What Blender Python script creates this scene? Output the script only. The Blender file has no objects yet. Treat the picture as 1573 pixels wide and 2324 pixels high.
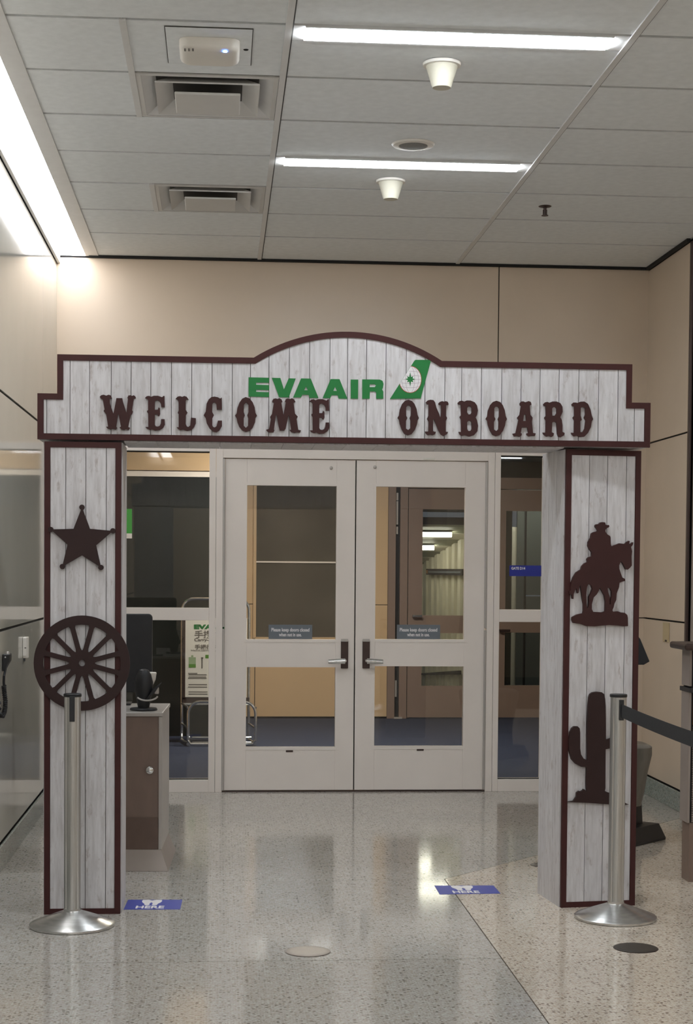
import bpy, bmesh, math, random
from mathutils import Vector, Matrix
random.seed(7)
S = bpy.context.scene
COL = S.collection

# ------------------------------------------------------------------ camera, world, exposure
F, CX, CY, YAW, PITCH, ROLL, EYE = 3724.0467, 786.5, 1430.8852, .0772, -.0374, .0077, 1.382
W_ = Vector((math.sin(YAW) * math.cos(PITCH), math.cos(YAW) * math.cos(PITCH), math.sin(PITCH)))
_r = Vector((math.cos(YAW), -math.sin(YAW), 0)); _u = _r.cross(W_)
R_ = math.cos(ROLL) * _r + math.sin(ROLL) * _u
U_ = -math.sin(ROLL) * _r + math.cos(ROLL) * _u
CAM = Vector((0, 0, EYE))
cd = bpy.data.cameras.new('camera'); cam = bpy.data.objects.new('camera', cd); COL.objects.link(cam)
cd.sensor_fit = 'HORIZONTAL'; cd.sensor_width = 36; cd.lens = F / 1573 * 36
cd.shift_y = (CY - 1162) / 1573; cd.clip_start = .05; cd.clip_end = 100
cam.matrix_world = Matrix(((R_.x, U_.x, -W_.x, 0), (R_.y, U_.y, -W_.y, 0), (R_.z, U_.z, -W_.z, EYE), (0, 0, 0, 1)))
S.camera = cam
wd = bpy.data.worlds.new('world'); S.world = wd; wd.use_nodes = True
wd.node_tree.nodes['Background'].inputs[0].default_value = (.02, .022, .025, 1)
vs = S.view_settings
vs.view_transform = 'Standard'; vs.look = 'None'; vs.gamma = 1; vs.use_curve_mapping = False
vs.exposure = 2.17
CEIL_E, WALL_E, VEST_E, BRIDGE_E = 9.5, 2.8, 14.0, 4.5     # how strongly the lamps of the place glow

# room measures
D, A, H = 10.1195, 6.55, 3.2701          # end wall, arch front, ceiling
WL, WR = -.9934, 2.6522
J1, J2 = 1.0902, 2.1768                  # wall panel joints
B0 = .2307; TW, TD = 1.2192, .6096       # ceiling grid

def ray(x, y): return (x - CX) / F * R_ - (y - CY) / F * U_ + W_
def pY(x, y, Y): d = ray(x, y); return CAM + d * (Y / d.y)
def pZ(x, y, Z=0.): d = ray(x, y); return CAM + d * ((Z - EYE) / d.z)
def pX(x, y, X): d = ray(x, y); return CAM + d * (X / d.x)

# ------------------------------------------------------------------ materials
def srgb(r, g, b):
    f = lambda c: ((c / 255 + .055) / 1.055) ** 2.4 if c > 10 else c / 255 / 12.92
    return (f(r), f(g), f(b), 1)
class NT:
    def __init__(s, name):
        s.m = bpy.data.materials.new(name); s.m.use_nodes = True; s.t = s.m.node_tree
        s.b = s.t.nodes['Principled BSDF']; s.out = s.t.nodes['Material Output']
    def n(s, typ, **kw):
        nd = s.t.nodes.new(typ)
        for k, v in kw.items():
            if k.startswith('i_'): nd.inputs[k[2:].replace('_', ' ')].default_value = v
            else: setattr(nd, k, v)
        return nd
    def l(s, a, b): s.t.links.new(a, b)
    def set(s, **kw):
        for k, v in kw.items(): s.b.inputs[k.replace('_', ' ')].default_value = v
    def coords(s, scale=(1, 1, 1), kind='Object'):
        c = s.n('ShaderNodeTexCoord'); m = s.n('ShaderNodeMapping'); m.inputs['Scale'].default_value = scale
        s.l(c.outputs[kind], m.inputs[0]); return m.outputs[0]
    def noise(s, vec, scale, detail=3, rough=.5):
        k = s.n('ShaderNodeTexNoise'); k.inputs['Scale'].default_value = scale; k.inputs['Detail'].default_value = detail
        k.inputs['Roughness'].default_value = rough; s.l(vec, k.inputs['Vector']); return k.outputs['Fac']
    def ramp(s, fac, stops):
        r = s.n('ShaderNodeValToRGB'); e = r.color_ramp.elements
        while len(e) < len(stops): e.new(.5)
        for q, (p, c) in zip(e, stops): q.position = p; q.color = c
        s.l(fac, r.inputs[0]); return r.outputs[0]
    def mix(s, a, b, fac, blend='MIX'):
        m = s.n('ShaderNodeMix', data_type='RGBA', blend_type=blend)
        for i, v in ((6, a), (7, b), (0, fac)):
            if isinstance(v, (tuple, float, int)): m.inputs[i].default_value = v
            else: s.l(v, m.inputs[i])
        return m.outputs[2]
    def bump(s, h, strength=.2, dist=.002):
        b = s.n('ShaderNodeBump'); b.inputs['Strength'].default_value = strength; b.inputs['Distance'].default_value = dist
        s.l(h, b.inputs['Height']); s.l(b.outputs[0], s.b.inputs['Normal'])
def mul(c, k): return (c[0] * k, c[1] * k, c[2] * k, 1)
def mottled(name, col, rough=.5, scale=8, amt=.12, spec=.5, metal=0., bump=0., bscale=60, stretch=(1, 1, 1)):
    t = NT(name); v = t.coords(stretch, 'Object')
    f = t.noise(v, scale, 4)
    t.l(t.ramp(f, [(.25, mul(col, 1 - amt)), (.75, mul(col, 1 + amt))]), t.b.inputs['Base Color'])
    t.set(Roughness=rough, Metallic=metal); t.b.inputs['Specular IOR Level'].default_value = spec
    if bump: t.bump(t.noise(v, bscale, 2), bump, .001)
    return t.m
def emit(name, col, e):
    t = NT(name); t.set(Base_Color=(.8, .8, .8, 1), Roughness=.4)
    t.b.inputs['Emission Color'].default_value = col; t.b.inputs['Emission Strength'].default_value = e
    return t.m
def glass(name, tint=(.905, .912, .9, 1)):
    t = NT(name); t.t.nodes.remove(t.b)
    fr = t.n('ShaderNodeFresnel'); fr.inputs[0].default_value = 1.5
    tr = t.n('ShaderNodeBsdfTransparent'); tr.inputs[0].default_value = tint
    gl = t.n('ShaderNodeBsdfGlossy'); gl.inputs['Roughness'].default_value = .01
    mx = t.n('ShaderNodeMixShader')
    t.l(fr.outputs[0], mx.inputs[0]); t.l(tr.outputs[0], mx.inputs[1]); t.l(gl.outputs[0], mx.inputs[2]); t.l(mx.outputs[0], t.out.inputs[0])
    return t.m
def whitewash(name):
    t = NT(name); c = t.n('ShaderNodeTexCoord'); oi = t.n('ShaderNodeObjectInfo')
    ad = t.n('ShaderNodeVectorMath', operation='MULTIPLY_ADD')
    t.l(oi.outputs['Random'], ad.inputs[0]); ad.inputs[1].default_value = (31, 17, 23); t.l(c.outputs['Object'], ad.inputs[2])
    m = t.n('ShaderNodeMapping'); m.inputs['Scale'].default_value = (14, 14, 1.6); t.l(ad.outputs[0], m.inputs[0])
    m2 = t.n('ShaderNodeMapping'); m2.inputs['Scale'].default_value = (9, 9, 3.2); t.l(ad.outputs[0], m2.inputs[0])
    base = t.ramp(t.noise(m.outputs[0], 5, 5, .6), [(.3, srgb(184, 179, 178)), (.52, srgb(202, 198, 198)), (.75, srgb(214, 211, 211))])
    st = t.ramp(t.noise(m2.outputs[0], 4.5, 6, .65), [(.575, (0, 0, 0, 1)), (.72, (.65, .65, .65, 1))])
    dirt = t.mix(base, srgb(146, 130, 122), st)
    hv = t.n('ShaderNodeMapRange'); hv.inputs[3].default_value = .93; hv.inputs[4].default_value = 1.04; t.l(oi.outputs['Random'], hv.inputs[0])
    hs = t.n('ShaderNodeHueSaturation'); t.l(hv.outputs[0], hs.inputs['Value']); t.l(dirt, hs.inputs['Color'])
    t.l(hs.outputs[0], t.b.inputs['Base Color']); t.set(Roughness=.45)
    return t.m
def terrazzo(name, base, dark, light, warm):
    t = NT(name); v = t.coords((1, 1, 1), 'Object')
    big = t.noise(v, 1.3, 3)
    b = t.mix(mul(base, .94), mul(base, 1.05), big)
    def chips(scale, thr, rnd_lo, seed, amt=1.):
        m = t.n('ShaderNodeMapping'); m.inputs['Location'].default_value = (seed, seed * 2, 0); t.l(v, m.inputs[0])
        vo = t.n('ShaderNodeTexVoronoi'); vo.inputs['Scale'].default_value = scale; t.l(m.outputs[0], vo.inputs['Vector'])
        sx = t.n('ShaderNodeSeparateColor'); t.l(vo.outputs['Color'], sx.inputs[0])
        g = t.n('ShaderNodeMath', operation='GREATER_THAN'); g.inputs[1].default_value = rnd_lo; t.l(sx.outputs[0], g.inputs[0])
        d = t.n('ShaderNodeMath', operation='LESS_THAN'); d.inputs[1].default_value = thr; t.l(vo.outputs['Distance'], d.inputs[0])
        k = t.n('ShaderNodeMath', operation='MULTIPLY'); t.l(g.outputs[0], k.inputs[0]); t.l(d.outputs[0], k.inputs[1])
        q = t.n('ShaderNodeMath', operation='MULTIPLY'); q.inputs[1].default_value = amt; t.l(k.outputs[0], q.inputs[0]); return q.outputs[0]
    b = t.mix(b, light, chips(110, .5, .5, 1.7, .8))
    b = t.mix(b, warm, chips(90, .45, .6, 4.1, .8))
    b = t.mix(b, dark, chips(120, .45, .58, 6.6, .45))
    b = t.mix(b, dark, chips(68, .36, .73, 9.3, .95))
    t.l(b, t.b.inputs['Base Color']); t.set(Roughness=.085); t.b.inputs['Specular IOR Level'].default_value = .6
    return t.m
def brushed(name, col, rough=.32, stretch=(60, 60, 1)):
    t = NT(name); v = t.coords(stretch, 'Object'); f = t.noise(v, 6, 2)
    t.l(t.ramp(f, [(.3, mul(col, .85)), (.7, mul(col, 1.1))]), t.b.inputs['Base Color']); t.set(Metallic=.9, Roughness=rough)
    return t.m
def carpet(name):
    t = NT(name); v = t.coords((1, 2.5, 1)); f = t.noise(v, 30, 5, .7)
    t.l(t.ramp(f, [(.3, srgb(18, 25, 44)), (.7, srgb(40, 51, 78))]), t.b.inputs['Base Color']); t.set(Roughness=.95)
    t.bump(t.noise(v, 300, 2), .5, .004); return t.m

M = dict(
    tile=mottled('ceiling tile', srgb(228, 230, 230), .9, 25, .05, .2, bump=.4, bscale=220),
    bar=mottled('ceiling bar', srgb(214, 212, 209), .5, 20, .03),
    dark=mottled('near black', srgb(26, 24, 23), .8, 9, .1),  # one dark tone for joints, cores, seals and reveal strips
    plenum=mottled('plenum dark', srgb(70, 67, 64), .9, 9, .1),
    wall=mottled('beige laminate', srgb(212, 193, 171), .3, 3, .03, .5),
    wallg=mottled('glossy laminate', srgb(196, 192, 182), .07, 3, .03, .85),
    paint=mottled('cream paint', srgb(228, 218, 209), .4, 6, .025),
    base=terrazzo('base terrazzo', srgb(150, 158, 150), srgb(104, 110, 104), srgb(176, 178, 170), srgb(150, 144, 132)),
    grey=terrazzo('grey terrazzo', srgb(180, 174, 166), srgb(122, 114, 106), srgb(194, 192, 185), srgb(166, 157, 145)),
    beige=terrazzo('beige terrazzo', srgb(202, 190, 174), srgb(122, 106, 94), srgb(214, 204, 192), srgb(184, 166, 148)),
    wood=whitewash('whitewashed boards'),
    brown=mottled('brown frame paint', srgb(64, 30, 28), .55, 12, .12, .3),
    cut=mottled('dark brown board', srgb(48, 30, 28), .55, 10, .1, .3),
    letter=mottled('letter brown', srgb(58, 29, 27), .55, 10, .1, .3),
    green=mottled('logo green', srgb(8, 112, 46), .5, 10, .05),
    white=mottled('print white', srgb(222, 218, 218), .5, 10, .03),
    red=mottled('logo red', srgb(170, 60, 40), .5, 10, .05),
    mesh_=mottled('logo grid', srgb(176, 158, 164), .5, 10, .05),
    steel=brushed('brushed steel', (.52, .515, .50, 1)),
    baseplate=brushed('stanchion base steel', (.60, .59, .57, 1), .26, (3, 3, 30)),
    chrome=brushed('chrome tube', (.75, .75, .74, 1), .12, (8, 8, 8)),
    black=mottled('black plastic', srgb(32, 32, 34), .45, 20, .15),
    belt=mottled('black webbing', srgb(40, 40, 42), .8, 90, .2),
    bronze=mottled('dark bronze', srgb(72, 58, 54), .35, 20, .1, metal=.5),
    sign=mottled('grey notice', srgb(104, 110, 116), .5, 20, .05),
    blue=mottled('sticker blue', srgb(38, 54, 150), .5, 20, .06),
    navy=mottled('sign blue', srgb(26, 40, 140), .45, 20, .05),
    tan=mottled('vestibule laminate', srgb(196, 167, 130), .4, 2, .05),
    door2=mottled('brown door paint', srgb(128, 108, 96), .5, 5, .04),
    blackglass=mottled('night glass', srgb(34, 36, 34), .08, 2, .15, .35),
    nightglass=mottled('night window', srgb(76, 72, 64), .1, 3, .2, .35),
    carpet=carpet('blue carpet'),
    corr=mottled('corrugated panel', srgb(216, 211, 192), .5, 3, .08, stretch=(3, 3, .4)),
    olive=mottled('soffit', srgb(150, 152, 128), .6, 3, .05),
    slate=mottled('dark panel', srgb(92, 98, 94), .4, 3, .06),
    podium=mottled('taupe laminate', srgb(126, 106, 94), .4, 30, .06, stretch=(1, 1, .3)),
    alu=mottled('satin aluminium', srgb(178, 172, 166), .35, 10, .04, metal=.3),
    skirt=mottled('taupe metal', srgb(158, 146, 137), .4, 10, .05, metal=.2),
    vent=mottled('vent paint', srgb(204, 201, 196), .5, 10, .03),
    plastic=mottled('white plastic', srgb(222, 216, 206), .45, 10, .03),
    cream=mottled('cream plastic', srgb(196, 190, 172), .5, 10, .03),
    lensg=emit('fluorescent lens', (.86, .935, 1, 1), CEIL_E),
    lensw=emit('wall wash lens', (.95, .97, 1, 1), WALL_E),
    lensv=emit('vestibule lens', (1, .93, .82, 1), VEST_E),
    lensb=emit('bridge lens', (1, .97, .84, 1), BRIDGE_E),
    lensp=emit('passage fill lens', (1, .98, .9, 1), 15.0),
    led=emit('blue led', (.05, .2, 1, 1), 9),
    glass=glass('clear glass'),
    grille=mottled('speaker grille', srgb(128, 126, 122), .7, 200, .2),
    disc=mottled('floor cover plate', srgb(150, 140, 130), .45, 30, .08, metal=.2),
    discd=mottled('dark floor cover plate', srgb(72, 66, 60), .45, 30, .1, metal=.4),
    orange=mottled('orange veneer', srgb(176, 116, 56), .4, 8, .1),
    counterp=mottled('counter panel', srgb(150, 138, 130), .45, 8, .05),
    kioskg=mottled('scuffed grey metal', srgb(128, 124, 116), .4, 5, .3, metal=.35, stretch=(4, 4, .8)),
    greensign=mottled('green sign', srgb(40, 150, 50), .5, 8, .05),
    poster=mottled('poster paper', srgb(226, 222, 212), .6, 8, .02),
    print_=mottled('poster print', srgb(110, 104, 98), .6, 8, .05),
    lime=mottled('poster green', srgb(84, 138, 40), .6, 8, .05),
    paleg=mottled('poster pale green', srgb(150, 172, 132), .6, 8, .05),
    exitsign=mottled('dark sign', srgb(44, 38, 40), .5, 8, .05),
)

# ------------------------------------------------------------------ mesh building
class MB:
    def __init__(s): s.v = []; s.f = []
    def box(s, x0, x1, y0, y1, z0, z1):
        k = len(s.v); s.v += [(x, y, z) for x in (x0, x1) for y in (y0, y1) for z in (z0, z1)]
        s.f += [tuple(k + i for i in q) for q in ((0, 1, 3, 2), (4, 6, 7, 5), (0, 4, 5, 1), (2, 3, 7, 6), (0, 2, 6, 4), (1, 5, 7, 3))]
        return s
    def prism(s, bot, top):
        n = len(bot); k = len(s.v); s.v += [tuple(p) for p in bot] + [tuple(p) for p in top]
        s.f += [tuple(range(k + n - 1, k - 1, -1)), tuple(range(k + n, k + 2 * n))]
        s.f += [(k + i, k + (i + 1) % n, k + n + (i + 1) % n, k + n + i) for i in range(n)]
        return s
    def loft(s, rings, cap=True):
        n = len(rings[0]); k = len(s.v)
        for r in rings: s.v += [tuple(p) for p in r]
        for j in range(len(rings) - 1):
            for i in range(n): s.f.append((k + j * n + i, k + j * n + (i + 1) % n, k + (j + 1) * n + (i + 1) % n, k + (j + 1) * n + i))
        if cap: s.f += [tuple(range(k + n - 1, k - 1, -1)), tuple(range(k + (len(rings) - 1) * n, k + len(rings) * n))]
        return s
    def lathe(s, c, prof, n=32):
        return s.loft([[(c[0] + r * math.cos(2 * math.pi * i / n), c[1] + r * math.sin(2 * math.pi * i / n), c[2] + z) for i in range(n)] for r, z in prof])
    def tube(s, pts, r, n=10):
        pts = [Vector(p) for p in pts]; rings = []; up = None
        for i, p in enumerate(pts):
            d = (pts[min(i + 1, len(pts) - 1)] - pts[max(i - 1, 0)]).normalized()
            if up is None: up = d.orthogonal().normalized()
            up = (up - d * up.dot(d)).normalized(); b = d.cross(up)
            rings.append([p + r * (math.cos(2 * math.pi * k / n) * up + math.sin(2 * math.pi * k / n) * b) for k in range(n)])
        return s.loft(rings)
    def mesh(s, name):
        m = bpy.data.meshes.new(name); m.from_pydata(s.v, [], s.f)
        bm = bmesh.new(); bm.from_mesh(m); bmesh.ops.recalc_face_normals(bm, faces=bm.faces); bm.to_mesh(m); bm.free()
        return m
    def build(s, name, mat, parent=None, bevel=0, smooth=False): return put(name, s.mesh(name), mat, parent, bevel, smooth)
def put(name, mesh, mat, parent=None, bevel=0, smooth=False):
    o = bpy.data.objects.new(name, mesh); COL.objects.link(o)
    if not mesh.materials: mesh.materials.append(M[mat] if isinstance(mat, str) else mat)
    if smooth:
        mesh.polygons.foreach_set('use_smooth', [True] * len(mesh.polygons)); mesh.set_sharp_from_angle(angle=math.radians(35))
    if bevel:
        b = o.modifiers.new('bevel', 'BEVEL'); b.width = bevel; b.segments = 2; b.limit_method = 'ANGLE'; b.angle_limit = math.radians(40)
    if parent is not None:
        o.parent = parent
        if parent.type == 'EMPTY': o.matrix_parent_inverse = parent.matrix_basis.inverted()
    return o
def thing(name, loc, label=None, cat=None, group=None, kind=None):
    o = bpy.data.objects.new(name, None); COL.objects.link(o); o.empty_display_size = .1
    o.matrix_basis = Matrix.Translation(Vector(loc)); return tag(o, label, cat, group, kind)
def tag(o, label=None, cat=None, group=None, kind=None):
    for k, v in (('label', label), ('category', cat), ('group', group), ('kind', kind)):
        if v: o[k] = v
    return o
def struct(o, label=None): return tag(o, label, None, None, 'structure')

class Frame:                       # a vertical face: s along it, z up, d out towards the visitors
    def __init__(s, o, t): s.o = Vector(o); s.t = Vector(t).normalized(); s.n = Vector((s.t.y, -s.t.x, 0))
    def __call__(s, a, z, d=0.): return s.o + a * s.t + Vector((0, 0, z)) + d * s.n
    def px(s, x, y, d=0.):
        r = ray(x, y); o = s.o + d * s.n; k = (o - CAM).dot(s.n) / r.dot(s.n); p = CAM + r * k - s.o
        return (p.dot(s.t), p.z)
    def box(s, mb, a0, a1, z0, z1, d0, d1):
        mb.prism([s(a0, z0, d0), s(a1, z0, d0), s(a1, z1, d0), s(a0, z1, d0)], [s(a0, z0, d1), s(a1, z0, d1), s(a1, z1, d1), s(a0, z1, d1)]); return mb
    def pxbox(s, mb, x0, y0, x1, y1, d0, d1):      # rectangle between two opposite corners seen in the photo
        a0, z1 = s.px(x0, y0); a1, z0 = s.px(x1, y1); return s.box(mb, a0, a1, z0, z1, d0, d1)
def curve_mesh(splines, half):
    c = bpy.data.curves.new('outline', 'CURVE'); c.dimensions = '2D'; c.fill_mode = 'BOTH'; c.extrude = half
    for sp in splines:
        q = c.splines.new('POLY'); q.points.add(len(sp) - 1); q.use_cyclic_u = True
        for p, (x, y) in zip(q.points, sp): p.co = (x, y, 0, 1)
    o = bpy.data.objects.new('outline', c); m = bpy.data.meshes.new_from_object(o)
    bpy.data.objects.remove(o); bpy.data.curves.remove(c); return m
def cutout(name, fr, splines, d0, d1, mat, parent):      # outline(s) in (s, z), holes allowed
    m = curve_mesh(splines, (d1 - d0) / 2); md = (d0 + d1) / 2
    m.transform(Matrix(((fr.t.x, 0, fr.n.x, fr.o.x + md * fr.n.x), (fr.t.y, 0, fr.n.y, fr.o.y + md * fr.n.y), (0, 1, 0, fr.o.z), (0, 0, 0, 1))))
    m.materials.clear(); return put(name, m, mat, parent)
def text(name, fr, body, a, z, size, d, mat, parent, width=None, bold=0., align='CENTER', skew=None):
    c = bpy.data.curves.new('text', 'FONT'); c.body = body; c.size = size; c.align_x = align; c.align_y = 'CENTER'; c.offset = bold; c.extrude = .0004; c.resolution_u = 3
    o = bpy.data.objects.new('text', c); m = bpy.data.meshes.new_from_object(o); bpy.data.objects.remove(o); bpy.data.curves.remove(c)
    k = 1.
    if width and m.vertices:
        xs = [v.co.x for v in m.vertices]; k = width / max(1e-6, max(xs) - min(xs))
    m.transform(Matrix.Diagonal((k, 1, 1, 1)))
    if skew: m.transform(skew)
    else: m.transform(Matrix(((fr.t.x, 0, fr.n.x, 0), (fr.t.y, 0, fr.n.y, 0), (0, 1, 0, 0), (0, 0, 0, 1)))); m.transform(Matrix.Translation(fr(a, z, d)))
    m.materials.clear(); return put(name, m, mat, parent)
def zoomed(pts, sc, ox, oy): return [(ox + sc * x, oy + sc * y) for x, y in pts]

# ------------------------------------------------------------------ floor
HALLX, HALLY = 7.6, -8.0
VX, VY = 1.008, 7.236                       # corner where the two terrazzo colours meet
floor = MB().box(WL - .1, HALLX + .1, HALLY - .1, D + .02, -.12, -.006).build('floor', 'dark')
struct(floor, 'polished terrazzo floor in grey and beige')
UPX = WR; UPY = VY + (WR - VX) * (8.97 - VY) / (2.566 - VX)
def slab(poly, mat):
    g = .0022; c = sum((Vector(p) for p in poly), Vector((0, 0))) / len(poly)
    q = []
    n = len(poly)
    for i in range(n):
        p0, p1, p2 = Vector(poly[i - 1]), Vector(poly[i]), Vector(poly[(i + 1) % n])
        e1 = (p1 - p0).normalized(); e2 = (p2 - p1).normalized(); n1 = Vector((-e1.y, e1.x)); n2 = Vector((-e2.y, e2.x))
        k = 1 + n1.dot(n2); q.append(p1 + (n1 + n2) * (g / max(k, .2)))
    MB().prism([(p.x, p.y, -.006) for p in q], [(p.x, p.y, 0) for p in q]).build('terrazzo_panel', mat, floor)
ys = [VY, 5.738, 4.24, 2.74, 1.24, -.26, -1.76, -3.26, -4.76, -6.26, HALLY]
for a, b in zip(ys, ys[1:]): slab([(WL, b), (VX, b), (VX, a), (WL, a)], 'grey')
slab([(WL, VY), (VX, VY), (UPX, UPY), (WR, D), (WL, D)], 'grey')
slab([(VX, VY), (HALLX, VY - (HALLX - VX) * 1.1), (HALLX, 9.15), (WR, 9.15), (UPX, UPY)], 'beige')
slab([(VX, HALLY), (HALLX, HALLY), (HALLX, VY - (HALLX - VX) * 1.1), (VX, VY)], 'beige')

# ------------------------------------------------------------------ walls
def panels(parent, mat, rects, axis, face, out, gap=.006, t=.012):
    for a0, a1, z0, z1 in rects:
        a0 += gap; a1 -= gap; z0 += gap; z1 -= gap
        lo, hi = sorted((face, face + out * t))
        mb = MB().box(a0, a1, lo, hi, z0, z1) if axis == 'Y' else MB().box(lo, hi, a0, a1, z0, z1)
        mb.build('wall_panel', mat, parent, .0015)
BASE = .118; OPX0, OPX1, OPZ = -.945, 2.09, 2.135    # opening of the door screen
wb = MB().box(WL - .2, OPX0, D + .012, D + .15, 0, H).box(OPX1, WR + .02, D + .012, D + .15, 0, H).box(OPX0, OPX1, D + .012, D + .15, OPZ, H).build('wall_back', 'dark')
struct(wb, 'beige panelled end wall above the glazed doors')
seam = pY(1132, 700, D).x
panels(wb, 'wall', [(WL - .02, seam, OPZ - .004, H - .012), (seam, WR + .016, J2, H - .012), (OPX1, WR + .016, J1, J2), (OPX1, WR + .016, BASE, J1), (WL - .05, OPX0, 0, OPZ)], 'Y', D + .012, -1, .003)
wl = MB().box(WL - .15, WL - .012, HALLY, D + .012, 0, H).build('wall_left', 'dark'); struct(wl, 'glossy pale laminate side wall with dark joints')
for y0, y1 in ((HALLY, -3.64), (-3.64, -.4), (-.4, 2.84), (2.84, 6.08), (6.08, 9.32), (9.32, D)):
    panels(wl, 'wallg', [(y0 - .0045, y1 + .0045, J2, H - .05), (y0 - .0045, y1 + .0045, J1, J2), (y0 - .0045, y1 + .0045, BASE, J1)], 'X', WL - .012, 1, .006)
wr = MB().box(WR + .012, WR + .12, 9.2, D + .15, 0, H).build('wall_right', 'dark'); struct(wr, 'short beige panelled wall beside the doors')
panels(wr, 'wall', [(9.2, D + .006, J2, H - .016), (9.2, D + .006, J1, J2), (9.2, D + .006, BASE, J1)], 'X', WR + .012, -1, .005)
wf = MB().box(WR + .12, HALLX + .1, 9.15, 9.3, 0, H).build('wall_far', 'wall'); struct(wf)
wh = MB().box(HALLX, HALLX + .12, HALLY, 9.15, 0, H).build('wall_hall', 'wall'); struct(wh)
wc = MB().box(WL - .15, HALLX + .12, HALLY - .12, HALLY, 0, H).build('wall_rear', 'wall'); struct(wc)
struct(MB().box(WL, WL + .012, HALLY, D - .002, 0, BASE - .004).build('baseboard_left', 'base', None, .003), 'grey terrazzo base along the glossy wall')
struct(MB().box(WR - .012, WR, 9.2, D - .002, 0, BASE - .004).build('baseboard_right', 'base', None, .003), 'grey green terrazzo base along the short wall')
struct(MB().box(OPX1 + .01, WR - .014, D - .012, D, 0, BASE - .004).build('baseboard_back', 'base', None, .003))
# dark bronze corner trim and brushed panel where the short wall ends
struct(MB().box(WR - .004, WR + .012, 9.165, 9.199, 0, H - .02).build('trim_1', 'bronze', None, .003), 'dark bronze corner strip')
tr = struct(MB().box(WR + .016, 3.6, 9.13, 9.149, .1, H - .3).build('trim_2', mottled('stained cladding', srgb(158, 146, 136), .3, 2, .12, metal=.2, stretch=(1, 1, 2)), None, .002), 'brushed metal cladding past the corner')

# ------------------------------------------------------------------ ceiling
ce = MB().box(WL - .15, HALLX + .12, HALLY - .12, D + .15, H + .03, H + .15).build('ceiling', 'plenum'); struct(ce, 'suspended ceiling of pale grey tiles')
rows = [D] + [D - .6902 - k * TD for k in range(31)]
EDGE = -.745
def light_row(i): return i >= 3 and (i - 3) % 3 == 0            # rows that carry a lamp strip on their near side
tile_cache = {}
def tile(x0, x1, y0, y1):
    w, d = round(x1 - x0 - .004, 4), round(y1 - y0 - .022, 4)
    if (w, d) not in tile_cache: tile_cache[w, d] = MB().box(-w / 2, w / 2, -d / 2, d / 2, 0, .018).mesh('ceiling_tile')
    o = put('ceiling_tile', tile_cache[w, d], 'tile', ce); o.location = ((x0 + x1) / 2, (y0 + y1) / 2, H + random.uniform(0, .0012))
cols = [(EDGE, B0), (B0, B0 + TW), (B0 + TW, WR), (WR, WR + TW), (WR + TW, WR + 2 * TW), (WR + 2 * TW, WR + 3 * TW), (WR + 3 * TW, HALLX)]
SPLIT = -.345
LW = .165
for i in range(len(rows) - 1):
    y1, y0 = rows[i], rows[i + 1]
    if y0 < HALLY: y0 = HALLY
    if y1 <= HALLY: break
    for j, (x0, x1) in enumerate(cols):
        if x0 >= WR - .01 and y1 > 9.2: 
            if y0 > 9.1: continue
        if j == 0 and i in (2, 5): tile(x0, SPLIT, y0, y1); continue       # diffuser fills the rest
        if j == 0 and i == 6: tile(x0, SPLIT, y0, y1); tile(SPLIT, x1, y0, y1); continue
        if j in (1, 4) and light_row(i): tile(x0, x1, y0 + LW, y1); continue
        tile(x0, x1, y0, y1)
for x in [B0, B0 + TW, WR, WR + TW, WR + 2 * TW, WR + 3 * TW]:
    ye = D if x < WR - .01 else 9.12
    if abs(x - WR) < .01: ye = 9.12
    MB().box(x - .012, x + .012, HALLY, ye, H - .006, H + .003).build('grid_bar', 'bar', ce); MB().box(x + .012, x + .017, HALLY, ye, H - .0015, H + .003).build('grid_joint', 'plenum', ce)  # dark strip drawn as the joint beside each bar
for i in (2, 5, 6): MB().box(SPLIT - .012, SPLIT + .012, rows[i + 1], rows[i], H - .005, H + .003).build('grid_bar', 'bar', ce)
MB().box(-.82, EDGE + .002, HALLY, D - .004, H - .004, H + .02).build('border_strip', 'bar', ce)
struct(MB().box(-.80, WR - .012, D - .022, D - .002, H - .014, H - .0005).build('trim_3', 'dark'), 'black reveal strip between ceiling and end wall')  # black strip modelled along the ceiling edge
struct(MB().box(WR - .022, WR - .002, 9.2, D - .024, H - .018, H - .0005).build('trim_4', 'dark'), 'black reveal strip over the short wall')

# ceiling lamps
def lamp(x0, y0, label, group, lit):
    if not lit: label = label.replace('lit linear', 'unlit linear')
    t = thing('ceiling_light', (x0 + TW / 2, y0 + LW / 2, H), label, 'light', group)
    for a, b in ((x0 + .013, x0 + .058), (x0 + TW - .07, x0 + TW - .013)): MB().box(a, b, y0 + .004, y0 + LW, H - .001, H + .02).build('end_plate', 'bar', t)
    for a, b in ((y0 + .004, y0 + .016), (y0 + LW - .016, y0 + LW)): MB().box(x0 + .058, x0 + TW - .07, a, b, H - .006, H + .02).build('rim', 'bar', t)
    n = 10; pr = [(y0 + .016 + (LW - .032) * k / n, H - .002 - .016 * math.sin(math.pi * k / n)) for k in range(n + 1)] + [(y0 + LW - .016, H + .012), (y0 + .016, H + .012)]
    MB().prism([(x0 + .058, y, z) for y, z in pr], [(x0 + TW - .07, y, z) for y, z in pr]).build('lens', 'lensg' if lit else 'plastic', t)
lrows = [i for i in range(len(rows) - 1) if light_row(i) and rows[i + 1] > HALLY]      # lamp before the arch left unlit to keep the header's shadow crisp
for i in lrows:
    lab = {3: 'lit linear ceiling lamp between the round speaker and the farther cone', 6: 'lit linear ceiling lamp beside the wireless access point'}.get(i, 'lit linear ceiling lamp over the waiting area')
    lamp(B0, rows[i + 1], lab, 'linear ceiling lamps', i != 9)
    if rows[i + 1] < 7: lamp(cols[4][0], rows[i + 1], 'lit linear ceiling lamp over the side of the hall', 'linear ceiling lamps', True)  # side lamps out of view, added to light the hall

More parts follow.
